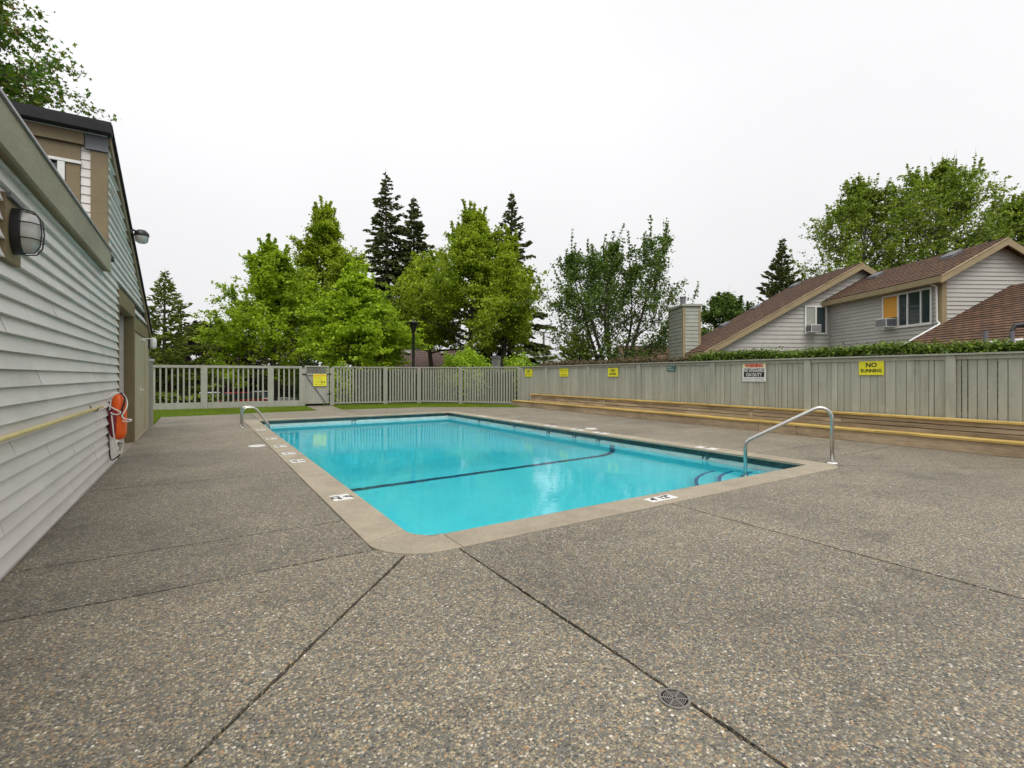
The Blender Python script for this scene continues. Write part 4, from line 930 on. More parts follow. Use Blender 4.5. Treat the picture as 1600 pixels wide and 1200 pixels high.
# left block (farther gable)
uL, zL, vL = 1.39, 6.89, 6.0
def zl(u): return zL - abs(u - uL) * .556
roof_plane('roof', HT(-6.35, vL - .3, zl(-6.35)), HT(-6.35, vL + 4.6, zl(-6.35)), HT(uL, vL + 4.6, zL), HT(uL, vL - .3, zL)); roof_plane('roof', HT(6.2, vL - .3, zl(6.2)), HT(6.2, vL + 4.6, zl(6.2)), HT(uL, vL + 4.6, zL), HT(uL, vL - .3, zL))
rake(-6.37, uL, zl, vL - .302, hh=.3); rake(uL, 3.6, zl, vL - .302, hh=.3); rake(-6.4, uL, lambda u: zl(u) + .035, vL - .35, 'rake_strip', .05, .03, MT['tan'])
hbox('eave_fascia', -6.4, -6.36, vL - .3, vL + 4.6, zl(-6.35) - .3, zl(-6.35) - .02, MT['housewarm'])
MB().prism([(-5.8, .4), (6, .4), (6, zl(6) - .12), (uL, zL - .12), (-5.8, zl(-5.8) - .12)], vL + .012, vL + 4.4, lambda u, z, v: HT(u, v, z)).build('wall', MT['housesiding'], th)
hsiding([(-5.8, 1.0), (-.02, 1.0), (4.0, 5.0), (3.2, zl(3.2) - .13), (uL, zL - .13), (-5.8, zl(-5.8) - .13)], lambda u, o, z: HT(u, vL + .01 - o, z), MT['housesiding'], .2)
w2 = hbox('window', -1.22, -.26, vL - .035, vL - .005, 3.5, 4.74, MT['glass'], None, 0)
for (u0, u1, z0, z1) in ((-1.30, -.18, 4.74, 4.82), (-1.30, -.18, 3.42, 3.5), (-1.30, -1.22, 3.5, 4.74), (-.26, -.18, 3.5, 4.74), (-.78, -.70, 3.5, 4.74)): hbox('window_frame', u0, u1, vL - .075, vL - .036, z0, z1, MT['offwhite'], w2, .004)
hbox('blind', -1.21, -.79, vL - .045, vL - .036, 3.9, 4.73, MT['chim'], w2, 0); aircon('air_conditioner', lambda o, v, z: HT(-1.24 + v * .82, vL - .06 - o, 3.5 + z), th)
# low front roof
uF, zF = 2.64, 4.74
def zf_(u): return zF - abs(u - uF) * .545
roof_plane('roof', HT(-4.2, -7, zf_(-4.2)), HT(-4.2, -.02, zf_(-4.2)), HT(uF, -.02, zF), HT(uF, -7, zF)); roof_plane('roof', HT(8, -7, zf_(8)), HT(8, -.02, zf_(8)), HT(uF, -.02, zF), HT(uF, -7, zF))
MB().prism([(-3.4, .3), (7.4, .3), (7.4, zf_(7.4) - .15), (uF, zF - .15), (-3.4, zf_(-3.4) - .15)], -6.6, -.1, lambda u, z, v: HT(u, v, z)).build('wall', MT['housesiding'], th)
def vent(u, v, zz, hgt_, bent):
    vt = MB().lathe([(.0, hgt_), (.06, hgt_), (.06, 0)], HT(u, v, zz), 12).build('vent_pipe', MT['flash'], th)
    MB().box(u - .22, u + .22, v - .2, v + .2, -.02, .02, lambda a, b, c: HT(a, b, zz + c + (a - u) * .545)).build('vent_flashing', MT['offwhite'], vt)
    if bent: MB().tube([HT(u, v, zz + hgt_), HT(u + .08, v, zz + hgt_ + .14), HT(u + .36, v, zz + hgt_ + .17)], [.05, .06, .08], 10).build('vent_cowl', MT['black'], vt)
uu = (1539 - 800) * 15.5 / 765 - HC.dot(rv) ; 
def hu(px, Z): p = Vector(P(px, Z)) - HC; return p.dot(rv), p.dot(fv)
u_, v_ = hu(1540, 14.6); vent(u_, v_, zf_(u_), .42, False)
u_, v_ = hu(1581, 13.9); vent(u_, v_, zf_(u_), .34, True)
def skyl(u, v, zfun, k): MB().box(u - .2, u + .2, v - .28, v + .28, .0, .13, lambda a, b, c: HT(a, b, zfun(a) + c)).build('roof_vent', MT['flash'], th, bevel=.01)
for u in (.7, -1.6, -3.4): skyl(u, vL + 3.9, zl, 0)
skyl(1.4, 4.9, zr, 0); skyl(1.5, 1.2, zr, 0)
# chimney
ch = MB().box(-6.5, -5.6, 8, 10.1, .3, 5.05, HT).build('chimney', MT['chim'], th)
for T_, a, b in ((lambda u, o, z: HT(u, 8 - o, z), -6.40, -5.68), (lambda v, o, z: HT(-6.5 - o, v, z), 8.08, 10.0)):
    z = 1.6
    while z < 5.0: mb = MB(); lap_row(mb, [(a, z), (b, z), (b, z + .2), (a, z + .2)], z, .2, T_, .025); mb.build('chimney_board', MT['chim'], ch); z += .2
for q in ((-6.53, -6.41, 7.965, 8.07), (-5.68, -5.57, 7.965, 8.05), (-6.53, -6.47, 10.0, 10.12)): hbox('chimney_trim', *q, 1.5, 5.05, MT['housewarm'], ch)
hbox('chimney_cap', -6.6, -5.5, 7.9, 10.2, 5.052, 5.17, MT['chim'], ch); MB().lathe([(.14, 0), (.14, .42), (.17, .43), (.17, .5), (0, .52)], HT(-6.2, 8.8, 5.17), 14).build('flue', MT['flash'], ch)

# neighbouring roofs glimpsed behind the small tree
def gable_house(name, label, u0, u1, v0, v1, zeave, zridge, wallm, roofm, zb=-1):
    t = thing(name, label, 'house', HT((u0 + u1) / 2, (v0 + v1) / 2, 0)); vm = (v0 + v1) / 2
    MB().box(u0 + .3, u1 - .3, v0 + .3, v1 - .3, zb, zeave, HT).build('wall', wallm, t)
    for uu_ in (u0 + .3, u1 - .35): MB().prism([(v0 + .3, zeave), (v1 - .3, zeave), (vm, zridge - .15)], uu_, uu_ + .05, lambda v, z, u: HT(u, v, z)).build('gable_wall', wallm, t)
    roof_plane('roof', HT(u0, v0, zeave), HT(u1, v0, zeave), HT(u1, vm, zridge), HT(u0, vm, zridge), .12, roofm, t); roof_plane('roof', HT(u0, v1, zeave), HT(u1, v1, zeave), HT(u1, vm, zridge), HT(u0, vm, zridge), .12, roofm, t)
    MB().box(u0, u1, v0 - .05, v0, zeave - .22, zeave - .01, HT).build('eave_board', MT['housewarm'], t); MB().box(u0, u1, vm - .15, vm + .15, zridge - .02, zridge + .05, HT).build('ridge_cap', MT['drip'], t)
    return t
u_, v_ = hu(1012, 40); gable_house('far_house', 'brown roofed house half hidden behind the multi-stemmed tree', u_ - 2.2, u_ + 2.6, v_ - 2, v_ + 5, 2.2, 3.9, MT['housesiding'], MT['shingle'])
u_, v_ = hu(695, 45); lh = gable_house('low_house', 'low building with plain reddish brown roof behind the lamp post', u_ - 4.5, u_ + 4.4, v_ - 1, v_ + 7, 1.3, 3.95, MT['housesiding'], MT['shinglefar'], -2)
for du in (-4.0, -.6, 2.8): MB().box(u_ + du, u_ + du + .5, v_ + 2.0, v_ + 2.4, 3.55, 3.85, HT).build('roof_vent', MT['offwhite'], lh)
MB().prism([(u_ + 1.0, 3.4), (u_ + 3.4, 3.4), (u_ + 2.2, 4.5)], v_ + 3.6, v_ + 5, lambda u, z, v: HT(u, v, z)).build('dormer', MT['white'], lh)
for i in range(6): MB().box(u_ + 1.1, u_ + 3.3, v_ + 2.4, v_ + 3, 3.3 + i * .16, 3.42 + i * .16, HT).build('louvre', MT['chim'], lh)
u_, v_ = hu(850, 85); sh = thing('shop_building', 'flat roofed commercial building far off beyond the fence corner', 'building', HT(u_, v_, 0))
for q, nm, m_ in (((u_ - 9, u_ + 4, v_, v_ + 10, -1.3, 2.9), 'wall', MT['black']), ((u_ - 9.3, u_ + 4.3, v_ - .6, v_ + 10.3, 2.92, 5.2), 'fascia_band', MT['shopwhite']), ((u_ - 1.2, u_ + 1.2, v_ + 2, v_ + 4, 5.21, 6.4), 'roof_unit', MT['tan']), ((u_ - 8, u_ - 6.4, v_ - .3, v_ - .05, 1.8, 2.88), 'shop_sign', MT['shopblue']), ((u_ - 4, u_ - 2.8, v_ - .3, v_ - .05, 1.8, 2.88), 'shop_sign', MT['shopblue']), ((u_ + .2, u_ + 3.2, v_ - .25, v_ - .05, .2, 2.4), 'shop_window', MT['glass'])): MB().box(*q, HT).build(nm, m_, sh)

# poles and lamp posts
x, y = P(646, 28.5); lz = hgt(x, y); lp_ = thing('lamp_post', 'black lamp post with flat disc head between the maples', 'street lamp', (x, y, lz))
MB().lathe([(.14, 0), (.14, .5), (.085, .6), (.075, 4.2), (.09, 4.22)], (x, y, lz), 14).build('post', MT['black'], lp_, smooth=True)
zz = zof(503, 28.5) - lz
MB().lathe([(.075, zz - .62), (.13, zz - .45), (.21, zz - .2), (.23, zz - .12), (.42, zz - .10), (.43, zz - .04), (.2, zz + .02), (.06, zz + .06), (.04, zz + .2), (0, zz + .22)], (x, y, lz), 20).build('lamp_head', MT['black'], lp_, smooth=True)
MB().lathe([(.07, 4.2), (.075, zz - .7)], (x, y, lz), 12).build('upper_post', MT['black'], lp_)
x, y = P(849.5, 75); up = thing('utility_pole', 'far wooden utility pole with cross arm against the sky', 'utility pole', (x, y, -1.3))
MB().tube([(x, y, -1.3), (x, y, zof(518, 75))], [.2, .15], 10).build('shaft', MT['poleg'], up); zc = zof(520, 75)
MB().beam((x - 1.1 * CA, y + 1.1 * SA, zc), (x + 1.1 * CA, y - 1.1 * SA, zc), .12, .14).build('cross_arm', MT['poleg'], up)
for k in (-.9, .9):
    q0 = Vector((x + k * CA, y - k * SA, zc + .1)); q1 = Vector((*P(560, 120), zof(525, 120)))
    MB().tube([q0 + (q1 - q0) * t + Vector((0, 0, -2.2 * 4 * t * (1 - t))) for t in [i / 10 for i in range(11)]], .02, 4).build('wire', MT['black'], up)
x, y = P(853, 72); sl = thing('street_lamp', 'small curved-arm street lamp beside the far utility pole', 'street lamp', (x, y, -1.3)); zt = zof(545, 72)
MB().tube(spl([(x, y, -1.3), (x, y, zt - 1.2), (x + .3 * CA, y - .3 * SA, zt - .2), (x + .9 * CA, y - .9 * SA, zt)], 6), .07, 8).build('mast', MT['flash'], sl, smooth=True); MB().box(x + .8, x + 1.4, y - .9, y - .6, zt - .06, zt + .08).build('lamp_head', MT['flash'], sl, bevel=.02)
x, y = P(779, 44); gp_ = thing('gate_pillar', 'pale siding pillar between the two lime shrubs', 'pillar', (x, y, -1.3))
MB().box(x - .45, x + .45, y - .45, y + .45, -1.3, zof(560, 44)).build('shaft', MT['white'], gp_, bevel=.02); MB().box(x - .55, x + .55, y - .55, y + .55, zof(560, 44) + .003, zof(557, 44)).build('cap', MT['shopwhite'], gp_, bevel=.02)

# parked cars glimpsed through the pickets
def car(label, px, Z, ang, paintm):
    x, y = P(px, Z); z = hgt(x, y); t = thing('parked_car', label, 'car', (x, y, z), 'cars parked behind the picket fence', ang); Tm = Matrix.Translation((x, y, z)) @ Matrix.Rotation(ang, 4, 'Z'); T = M4(Tm)
    side = [(-2.15, .35), (-2.2, .65), (-2.05, .88), (-1.2, .95), (1.15, .93), (2.0, .8), (2.2, .6), (2.18, .33)]
    MB().prism(side, -.86, .86, lambda a, b, c: T(a, c, b)).build('body', paintm, t, bevel=.06)
    cab = [(-1.75, .92), (-1.15, 1.42), (.25, 1.45), (1.1, .92)]; MB().prism(cab, -.74, .74, lambda a, b, c: T(a, c * (1.0 - .16 * (b - .92) / .5), b)).build('windows', MT['glass'], t, bevel=.03)
    MB().box(-1.1, .22, -.62, .62, 1.40, 1.475, T).build('roof', paintm, t, bevel=.03)
    for xx in (-1.35, 1.35):
        for s in (-1, 1):
            wh = MB().lathe([(.2, -.1), (.32, -.1), (.33, 0), (.32, .1), (.2, .1)], (0, 0, 0), 18, 'y'); wh.v = [T(p[0] + xx, p[1] + s * .78, p[2] + .33) for p in wh.v]; o = wh.build('wheel', MT['tyre'], t)
            rm = MB().lathe([(0, s * .105), (.2, s * .09), (.21, 0)], (0, 0, 0), 14, 'y'); rm.v = [T(p[0] + xx, p[1] + s * .78, p[2] + .33) for p in rm.v]; rm.build('rim', MT['rim'], o)
    for s in (-.55, .55): MB().box(2.1, 2.2, s - .2, s + .2, .62, .76, T).build('headlight', MT['lens'], t, bevel=.02)
car('red car seen through the picket fence', 381, 37, R(25), MT['carred']); car('white car just right of the red car behind the fence', 420, 40, R(15), MT['carwhite'])
car('white car behind the pickets nearest the pool house', 262, 34, R(8), MT['carwhite']); car('white car behind the picket post left of the red car', 335, 37, R(15), MT['carwhite'])

# ------------------------------------------------------------------ vegetation
def leaf_mesh(name, C, Nn, size, mat, parent, rng, shape='diamond', asp=.75):
    """one small leaf face per centre C, normal Nn, random spin"""
    n = len(C); sz = size * rng.uniform(.6, 1.35, n)[:, None]
    r = rng.normal(size=(n, 3)); a = r - (r * Nn).sum(1)[:, None] * Nn; a /= np.linalg.norm(a, axis=1)[:, None] + 1e-9; b = np.cross(Nn, a)
    if shape == 'diamond':
        k = [(-.5, 0, 0), (0, -.5 * asp, .06), (.5, 0, 0), (0, .5 * asp, .06)]
    elif shape == 'maple':
        k = [(-.5, 0, 0), (-.22, -.2, .03), (-.1, -.5, .06), (.08, -.2, .03), (.5, -.02, 0), (.08, .2, .03), (-.1, .5, .06), (-.22, .2, .03)]
    else:                                            # needle spray
        k = [(-.5, -.12 * asp, 0), (.1, -.3 * asp, 0), (.6, 0, -.05), (.1, .3 * asp, 0)]
    V = np.stack([C + sz * (p[0] * a + p[1] * b + p[2] * Nn) for p in k], 1).reshape(-1, 3)
    return mesh_np(name, V, np.arange(n * len(k)).reshape(n, len(k)), mat, parent)
def unit(v): return v / (np.linalg.norm(v, axis=-1, keepdims=True) + 1e-9)
def tree_thing(name, label, x, y, z, group=None): return thing(name, label, 'tree', (x, y, z), group)
def polyline(p0, d, ln, n, rng, up=0.0, wob=.12):
    pts = [np.array(p0, float)]; d = unit(np.array(d, float))
    for i in range(n):
        d = unit(d + rng.normal(size=3) * wob + np.array((0, 0, up))); pts.append(pts[-1] + d * ln / n)
    return pts
def broadleaf(name, label, px, Z, top_py, rad, mat, seed, clear=1.5, leaf=.2, nleaf=26000, shape='oval', upright=.9, limbs=34, stems=1, bark='bark', lshape='diamond', flat=.45, clump=.42, base=None, sub=6, group=None, lean=0, height=None, peak=.42, density=1.0, xy=None, clz=None, shoots=.75, shootl=1.1):
    rng = np.random.default_rng(seed); x, y = xy or P(px, Z); z0 = hgt(x, y) if base is None else base; H = height or (zof(top_py, Z) - z0); t = tree_thing(name, label, x, y, z0, group)
    wood = MB(); tips = []; 
    def env(tz):                                     # crown half width against relative height in crown
        if shape == 'cone': return rad * (max(0, 1 - tz) ** 1.0) * min(1, .6 + tz * 3)
        if shape == 'vase': return rad * (.25 + .95 * min(1, tz / .62)) * (1 if tz < .62 else max(0, 1 - (tz - .62) / .38) ** .6)
        return rad * math.sin(math.pi * min(1, max(0.03, tz)) ** (math.log(.5) / math.log(peak))) ** .75
    for s in range(stems):
        if stems == 1: tr = polyline((x, y, z0 - .1), (lean, 0, 1), H * .93, 10, rng, .15, .045); r0 = .026 * H ** .9
        else:
            az = 6.283 * s / stems + rng.uniform(-.3, .3); sp = rng.uniform(.15, .55); tr = polyline((x + .15 * math.cos(az), y + .15 * math.sin(az), z0 - .1), (sp * math.cos(az), sp * math.sin(az), 1), H * rng.uniform(.75, .95), 9, rng, .08, .06); r0 = .014 * H
        wood.tube(tr, [r0 * (1 - .93 * i / (len(tr) - 1)) + .008 for i in range(len(tr))], 8)
        nl = limbs // stems
        for i in range(nl):
            tt = (i + rng.uniform(0, 1)) / nl; hz = clear + (H * .95 - clear) * tt; fi = min(hz / (H * .93), .999) * (len(tr) - 1); j = int(fi); p = tr[j] + (tr[j + 1] - tr[j]) * (fi - j)
            az = i * 2.39996 + rng.uniform(-.4, .4) + s * 1.3; el = upright * (.35 + .75 * tt) + rng.uniform(-.15, .15)
            tz = (hz - clear) / (H - clear); ce, se = max(.25, math.cos(min(el, 1.3))), math.sin(min(el, 1.3)); lo_, hi_ = .1, rad * 3
            for _ in range(14):
                md = (lo_ + hi_) / 2
                if md * ce < env(min(1, tz + md * se / (H - clear))): lo_ = md
                else: hi_ = md
            ln = max(.3, lo_) * rng.uniform(.62, 1.14)
            d = (math.cos(az) * math.cos(el), math.sin(az) * math.cos(el), math.sin(el)); bp = polyline(p, d, ln, 5, rng, .05 if upright > .5 else .0, .13)
            wood.tube(bp, [max(.006, r0 * .34 * (1 - tt * .6) * (1 - .9 * q / 5)) for q in range(6)], 5, caps=False)
            for q in range(sub):
                f = rng.uniform(.3, 1.0) * 5; jj = min(int(f), 4); sp_ = bp[jj] + (bp[jj + 1] - bp[jj]) * (f - jj); dd = unit(np.array(d) + rng.normal(size=3) * .75 + np.array((0, 0, .12))); l2 = ln * rng.uniform(.22, .42); tw = polyline(sp_, dd, l2, 3, rng, .06, .18)
                wood.tube(tw, [.012, .009, .006, .004], 4, caps=False); tips += [(w_, 1.0) for w_ in tw[1:]]
            tips += [(bp[4], 1.0), (bp[5], .9)]
            if rng.uniform() < shoots:
                so = polyline(bp[5 if rng.uniform() < .6 else 4], np.array(d) * .45 + np.array((0, 0, 1)), shootl * rng.uniform(.5, 1.2), 4, rng, .1, .08); wood.tube(so, [.011, .009, .007, .005, .004], 4, caps=False)
                tips += [(w_, .38) for w_ in so[1:]] + [(so[j_] * .5 + so[j_ + 1] * .5, .38) for j_ in range(4)]
        tips += [(tr[-1], .4), (tr[-2], .6), (tr[-1] * .5 + tr[-2] * .5, .5)]
    C0 = np.array([c for c, _ in tips]); 
    zr_ = (C0[:, 2] - z0 - clear) / (H - clear)
    cs = np.array([q_ for _, q_ in tips]); wgt = .25 + .75 * cs; idx = rng.choice(len(C0), int(nleaf * density), p=wgt / wgt.sum())
    off = rng.normal(size=(len(idx), 3)) * np.array((1, 1, flat)) * (clump * cs[idx] * (1.15 - .5 * np.clip(zr_[idx], 0, 1)))[:, None] * rng.uniform(.3, 1, (len(idx), 1))
    C = C0[idx] + off; keep = (C[:, 2] > z0 + clear * .93 - .15) & (C[:, 2] < z0 + H * 1.02); C = C[keep]
    if clz is not None: C = C[C[:, 2] > clz]
    Nn = unit(rng.normal(size=C.shape) * .75 + np.array((0, 0, .75)))
    wood.build('trunk', MT[bark], t, smooth=True, fix=False); leaf_mesh('crown', C, Nn, leaf, mat, t, rng, lshape); return t
def conifer(name, label, px, Z, top_py, rad, mat, seed, start=.08, whorl=.55, nb=6, droop=.25, dens=11, spray=.5, ragged=.35, power=.8, base=None, group=None):
    rng = np.random.default_rng(seed); x, y = P(px, Z); z0 = hgt(x, y) if base is None else base; H = zof(top_py, Z) - z0; t = tree_thing(name, label, x, y, z0, group)
    wood = MB(); tr = polyline((x, y, z0 - .1), (0, 0, 1), H, 8, rng, .3, .012); wood.tube(tr, [.02 * H * (1 - .97 * i / 8) for i in range(9)], 8); C = []; Nn = []; A = []
    z = start * H
    while z < H * .985:
        tz = z / H; f = tz * 8; j = min(int(f), 7); p = tr[j] + (tr[j + 1] - tr[j]) * (f - j); L_ = rad * (1 - tz) ** power * min(1, (1 - tz) / .3) ** .55 + .07; m = max(3, int(nb * (.6 + .4 * (1 - tz)))) ; a0 = rng.uniform(0, 6.28)
        for i in range(m):
            ln = L_ * rng.uniform(1 - ragged, 1.08); az = a0 + 6.283 * i / m + rng.uniform(-.35, .35); el = (.25 + .55 * tz) - droop * (1 - tz) + rng.uniform(-.12, .12); q = polyline(p + np.array((0, 0, rng.uniform(-.2, .2) * whorl)), (math.cos(az) * math.cos(el), math.sin(az) * math.cos(el), math.sin(el)), ln, 5, rng, -droop * .22 + .02, .06)
            wood.tube(q, [max(.005, .018 * ln * .4 * (1 - k / 5.3)) for k in range(6)], 4, caps=False); q = np.array(q); ns = max(5, int(ln * dens))
            f2 = rng.uniform(.08, 1, ns) ** .8 * 5; jj = np.minimum(f2.astype(int), 4); b = q[jj] + (q[jj + 1] - q[jj]) * (f2 - jj)[:, None]; dr = unit(q[jj + 1] - q[jj]); side = unit(np.cross(dr, np.array((0, 0, 1.)))) * rng.choice((-1, 1), ns)[:, None]
            wdt = (1 - f2 / 5) * ln * .28 + .12; k2 = rng.uniform(0, 1, ns)[:, None]; c = b + side * wdt[:, None] * k2 + dr * k2 * wdt[:, None] * .6; c[:, 2] -= rng.uniform(0, .14, ns) + .12 * k2[:, 0] * droop * 3
            C.append(c); A.append(unit(dr * .8 + side * .8 + rng.normal(size=(ns, 3)) * .25 - np.array((0, 0, droop * .6)))); Nn.append(unit(rng.normal(size=(ns, 3)) * .5 + np.array((0, 0, .9))))
        z += whorl * (1 - .55 * tz) * rng.uniform(.75, 1.25)
    C = np.concatenate(C); A = np.concatenate(A); Nn = np.concatenate(Nn); B = unit(np.cross(Nn, A)); Nn = np.cross(A, B); n = len(C); sz = (spray * rng.uniform(.55, 1.25, n) * np.clip(1.15 - .65 * (C[:, 2] - z0) / H, .35, 1))[:, None]
    k = [(-.4, -.10, 0), (.1, -.22, 0), (.6, 0, -.06), (.1, .22, 0)]
    V = np.stack([C + sz * (p_[0] * A + p_[1] * B + p_[2] * Nn) for p_ in k], 1).reshape(-1, 3); V2 = np.stack([C + sz * (p_[0] * A + p_[1] * Nn * .8 - p_[2] * B) for p_ in k], 1).reshape(-1, 3)
    wood.build('trunk', MT['bark'], t, smooth=True, fix=False); VV = np.concatenate([V, V2]); mesh_np('crown', VV, np.arange(len(VV)).reshape(-1, 4), mat, t); return t
def shrub(name, label, x, y, r, h, mat, seed, n=4000, leaf=.09, z0=None, core=.82, cat='shrub', group=None, squash=.5):
    rng = np.random.default_rng(seed); z0 = hgt(x, y) if z0 is None else z0; t = thing(name, label, cat, (x, y, z0), group)
    d = unit(rng.normal(size=(n, 3))); d[:, 2] = np.abs(d[:, 2]) * 1.0 - .15 * (rng.uniform(size=n) < .3); lump = 1 + .13 * np.sin(d[:, 0] * 5 + seed) * np.cos(d[:, 1] * 6 + 2 * seed) + .08 * np.sin(d[:, 2] * 9 + d[:, 0] * 7)
    rr = lump * (1 - rng.uniform(0, .28, n) ** 1.5 + rng.normal(size=n) * .03); e = np.sign(d) * np.abs(d) ** np.array((1, 1, squash)); C = np.array((x, y, z0)) + e * rr[:, None] * np.array((r, r, h)); C = C[C[:, 2] > z0]
    Nn = unit((C - np.array((x, y, z0 + h * .3))) * np.array((1, 1, 1)) / np.array((r, r, h)) + rng.normal(size=C.shape) * .6); mb = MB(); vs = []; kk = 14
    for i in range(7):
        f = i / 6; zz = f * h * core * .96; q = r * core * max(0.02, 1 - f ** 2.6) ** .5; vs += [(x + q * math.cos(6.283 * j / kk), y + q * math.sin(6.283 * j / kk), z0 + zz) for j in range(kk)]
    mb.add(vs, [(i * kk + j, i * kk + (j + 1) % kk, (i + 1) * kk + (j + 1) % kk, (i + 1) * kk + j) for i in range(6) for j in range(kk)] + [tuple(range(6 * kk, 7 * kk))]); mb.build('shade_core', G['core'], t, fix=False)  # solid dome, coloured dark as shade behind the leaves, closes the gaps
    leaf_mesh('foliage', C, Nn, leaf, mat, t, rng); return t
def hedge(name, label, a, b, width, z0, z1, mat, seed, n, leaf=.08, wob=.08, group=None, topmat=None):
    rng = np.random.default_rng(seed); a, b = np.array(a), np.array(b); d = b - a; ln = np.linalg.norm(d); d /= ln; nn = np.array((d[1], -d[0])); t = thing(name, label, 'hedge', (*((a + b) / 2), z0), group)
    s = rng.uniform(0, ln, n); face = rng.uniform(size=n); o = np.where(face < .5, rng.uniform(-1, 1, n), np.where(face < .75, 1, -1)); zz = np.where(face < .5, 1.0, rng.uniform(0, 1, n)); top = z1 + wob * (np.sin(s * 1.7 + seed) + .7 * np.sin(s * 4.1 + 2 * seed)) * .6
    jit = rng.normal(size=(n, 3)) * .05; xy = a + d * s[:, None] + nn * (o * width / 2 * (1 - .15 * rng.uniform(size=n)))[:, None]; C = np.c_[xy, z0 + (top - z0) * zz] + jit; C[:, 2] += np.where((face < .5) & (rng.uniform(size=n) < .2), rng.uniform(0, .12, n), 0)
    Nn = unit(np.c_[nn[0] * o * (face >= .5), nn[1] * o * (face >= .5), (face < .5) * 1.0] + rng.normal(size=(n, 3)) * .55 + np.array((0, 0, .2)))
    mb = MB(); mb.box(0, ln, -width / 2 + .09, width / 2 - .09, z0, z1 - .1, lambda s_, o_, z_: (a[0] + d[0] * s_ + nn[0] * o_, a[1] + d[1] * s_ + nn[1] * o_, z_)); mb.build('shade_core', G['core'], t); leaf_mesh('foliage', C, Nn, leaf, mat, t, rng); return t  # solid box, coloured dark as shade behind the leaf shell

# hedges along the right fence
sG = fence_s(1088, OFF + .8); HO = OFF + .85
hedge('clipped_hedge', 'green clipped hedge showing above the board fence, below the town house', FR(S0 - .5, HO, 0)[:2], FR(sG, HO, 0)[:2], .8, .4, 1.97, G['hedge'], 21, 60000, .06, .05)
hedge('dry_hedge', 'reddish brown dry hedge along the fence top below the multi-stemmed tree', FR(sG, HO, 0)[:2], FR(fence_s(850, HO), HO, 0)[:2], .8, .4, 1.90, G['dry'], 22, 26000, .06, .05)
# shrubs behind the back fence
def sh_at(px, Z, top_py, r, *a, **k): x, y = P(px, Z); return x, y, r, zof(top_py, Z) - hgt(x, y)
for px, Z, tp, r, m_, s_, nm, lab, n_ in (
    (729, 27, 552, 1.42, 'lime', 31, 'lime_shrub', 'large rounded lime green shrub behind the fence bend', 15000), (812, 27, 559, 1.05, 'lime', 32, 'lime_shrub', 'smaller lime green shrub by the fence corner', 6000),
    (531, 27.2, 570, .95, 'lime', 33, 'lime_shrub', 'arching lime green shrub just right of the gate', 5000),
    (352, 43, 556, 1.7, 'rust', 34, 'rust_shrub', 'orange and yellow leaved shrub above the picket fence rail', 6500), (250, 27.3, 563, .8, 'rust', 35, 'rust_shrub', 'mixed green and rust shrub beneath the left conifer', 7000),
    (440, 43, 564, 1.6, 'rust', 36, 'rust_shrub', 'olive and rust shrub left of the gate', 6000), (306, 44, 562, 1.5, 'dark', 37, 'dark_shrub', 'dark shrub behind the picket fence between two rust shrubs', 4500),
    (398, 45, 558, 1.8, 'dark', 38, 'dark_shrub', 'dark green shrub behind the fence between the rust shrubs and the gate', 6000), (485, 29.5, 567, .9, 'dark', 39, 'dark_shrub', 'dark shrub directly behind the gate lattice', 4500)):
    x, y, r, h = sh_at(px, Z, tp, r); shrub(nm, lab, x, y, r, h, G[m_], s_, n_, .1, squash=.42 if m_ == 'lime' else .5)
hedge('laurel_hedge', 'dark laurel hedge seen between the pickets right of the gate', P(548, 27.6), P(692, 27.4), 1.0, -.5, 1.5, G['dark'], 23, 16000, .1, .12)
hedge('laurel_hedge', 'dark laurel hedge seen between the pickets at the fence bend', P(700, 27.6), P(800, 26.0), 1.0, -.3, 1.5, G['dark'], 24, 12000, .1, .12)
hedge('boundary_hedge', 'long dark hedge far behind the parked cars', P(150, 46), P(560, 52), 1.6, -1.4, 1.9, G['dark'], 25, 22000, .2, .3)

# trees
conifer('spruce_tree', 'green layered conifer beside the pool house corner', 258, 27.5, 416, 4.3, G['spruce'], 41, .06, .5, 8, .2, 26, .40, .35, .85)
broadleaf('plum_tree', 'dark purple leaved tree behind the left conifer', 340, 40, 508, 4.4, G['plum'], 42, 1.5, .25, 24000, 'oval', .7, 30, base=-1.3)
broadleaf('maple_tree', 'spreading bright green maple, leftmost of the maples', 428, 32, 376, 6.4, G['maple'], 43, 2.2, .17, 70000, 'cone', .66, 64, clump=.30, flat=.5, sub=10)
broadleaf('maple_tree', 'tall pointed green maple behind the gate', 503, 38, 310, 6.6, G['maple2'], 44, 2.6, .185, 78000, 'cone', .8, 76, clump=.32, flat=.6, sub=10)
broadleaf('maple_tree', 'low bright yellow-green maple to the right of the gate', 560, 29.5, 416, 4.7, G['bright'], 45, 2.8, .165, 56000, 'cone', .40, 52, clump=.30, flat=.3, sub=10)
broadleaf('maple_tree', 'tall broad olive green maple behind the fence bend', 735, 38, 318, 7.0, G['maple2'], 46, 4.8, .185, 84000, 'cone', .75, 80, clump=.33, flat=.6, sub=10)
broadleaf('maple_tree', 'medium maple between the lamp post and the tall olive maple', 678, 41, 396, 5.0, G['maple2'], 47, 4.6, .185, 44000, 'cone', .7, 50, clump=.32, peak=.36, sub=9)
broadleaf('maple_tree', 'narrow maple in front of the rightmost tall conifer', 786, 40, 350, 3.6, G['maple2'], 48, 4.6, .18, 38000, 'cone', .8, 50, clump=.3, sub=9)
conifer('fir_tree', 'tallest dark ragged conifer behind the maples', 606, 54, 262, 6.6, G['conifer'], 51, .05, .85, 7, .5, 17, .85, .62, .55)
conifer('fir_tree', 'dark conifer just right of the tallest one', 646, 56, 304, 6.4, G['conifer'], 52, .05, .75, 8, .45, 17, .85, .5, .6)
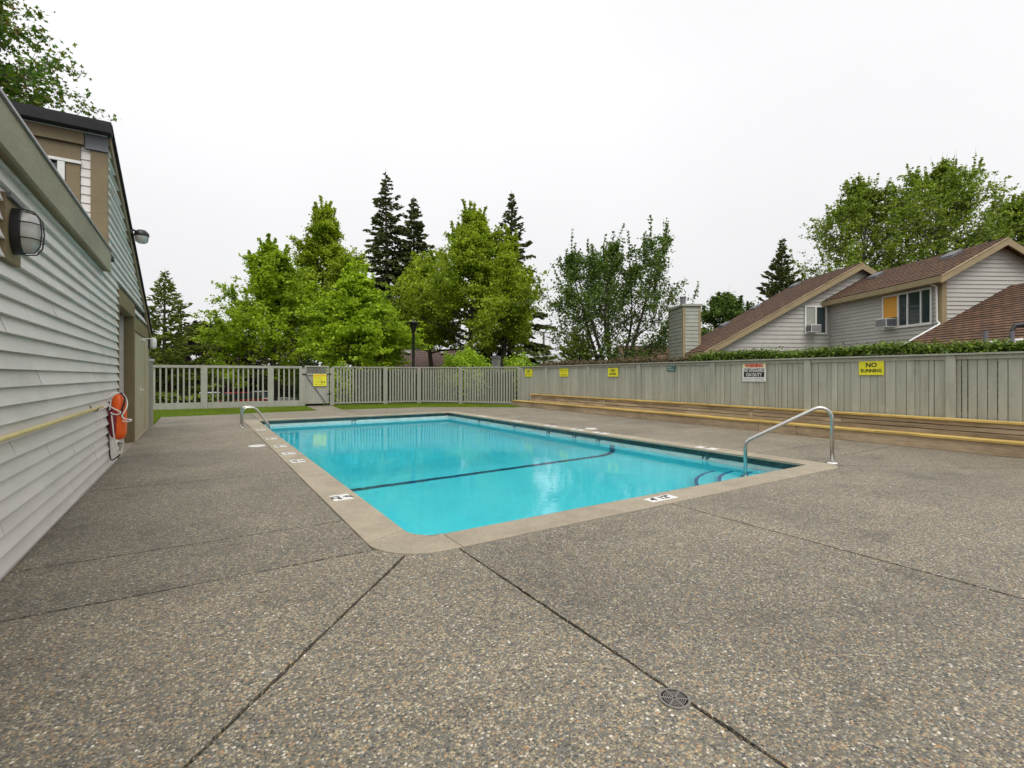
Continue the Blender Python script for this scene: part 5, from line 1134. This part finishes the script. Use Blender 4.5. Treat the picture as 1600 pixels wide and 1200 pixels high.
conifer('fir_tree', 'dark narrow conifer right of the olive maple', 797, 48, 296, 5.4, G['conifer'], 53, .05, .75, 7, .4, 17, .75, .5, .65)
broadleaf('cherry_tree', 'multi-stemmed dark green tree with upright shoots beyond the board fence', 958, 31, 364, 4.9, G['cherry'], 54, .9, .145, 38000, 'oval', .95, 84, 6, 'bark', clump=.25, flat=1.0, base=.2, sub=8, peak=.36, shoots=.8, shootl=1.6)
conifer('small_conifer', 'small green conifer left of the multi-stemmed tree', 897, 30, 506, 2.0, G['spruce'], 55, .03, .3, 8, .1, 24, .35, .25, .6, base=-.2)
conifer('spruce_tree', 'dark conifer rising behind the left roof of the town house', 1222, 38, 366, 4.4, G['conifer'], 56, .1, .55, 8, .15, 20, .6, .4, .85, base=0)
broadleaf('alder_tree', 'tall airy tree behind the ridge of the town house', 1470, 38, 252, 6.6, G['alder'], 57, 4, .19, 38000, 'oval', .85, 84, 1, 'greybark', clump=.31, flat=.7, shoots=1, shootl=1.6, peak=.36, base=0, sub=10)
broadleaf('alder_tree', 'airy tree left of the tallest one behind the town house', 1345, 40, 290, 6.3, G['alder'], 58, 3.5, .19, 36000, 'oval', .85, 76, 1, 'greybark', clump=.31, flat=.7, shoots=1, shootl=1.6, peak=.34, base=0, sub=10)
broadleaf('alder_tree', 'green tree at the right edge above the roof', 1590, 37, 305, 4.8, G['alder'], 59, 3, .2, 44000, 'oval', .8, 56, 1, 'greybark', clump=.34, base=0, sub=9)
broadleaf('round_tree', 'dark rounded tree between the chimney and the town house roof', 1130, 44, 460, 4.2, G['cherry'], 60, 2, .2, 28000, 'oval', .75, 38, base=0)
broadleaf('bigleaf_tree', 'large leaved tree overhanging the pool house roof at top left', 0, 15, 0, 4.0, G['near'], 61, 4.5, .17, 34000, 'oval', .65, 84, 1, 'greybark', 'maple', .55, .33, -.06, 9, xy=P(-125, 16.5), height=15.5, peak=.55, shoots=0)

# lettering becomes plain mesh
dg = bpy.context.evaluated_depsgraph_get()
for o in [o for o in sc.objects if o.type == 'FONT']:
    me = bpy.data.meshes.new_from_object(o.evaluated_get(dg)); n = bpy.data.objects.new('lettering', me); sc.collection.objects.link(n)
    n.parent = o.parent; n.matrix_parent_inverse = o.matrix_parent_inverse.copy(); n.matrix_basis = o.matrix_basis.copy(); bpy.data.objects.remove(o)
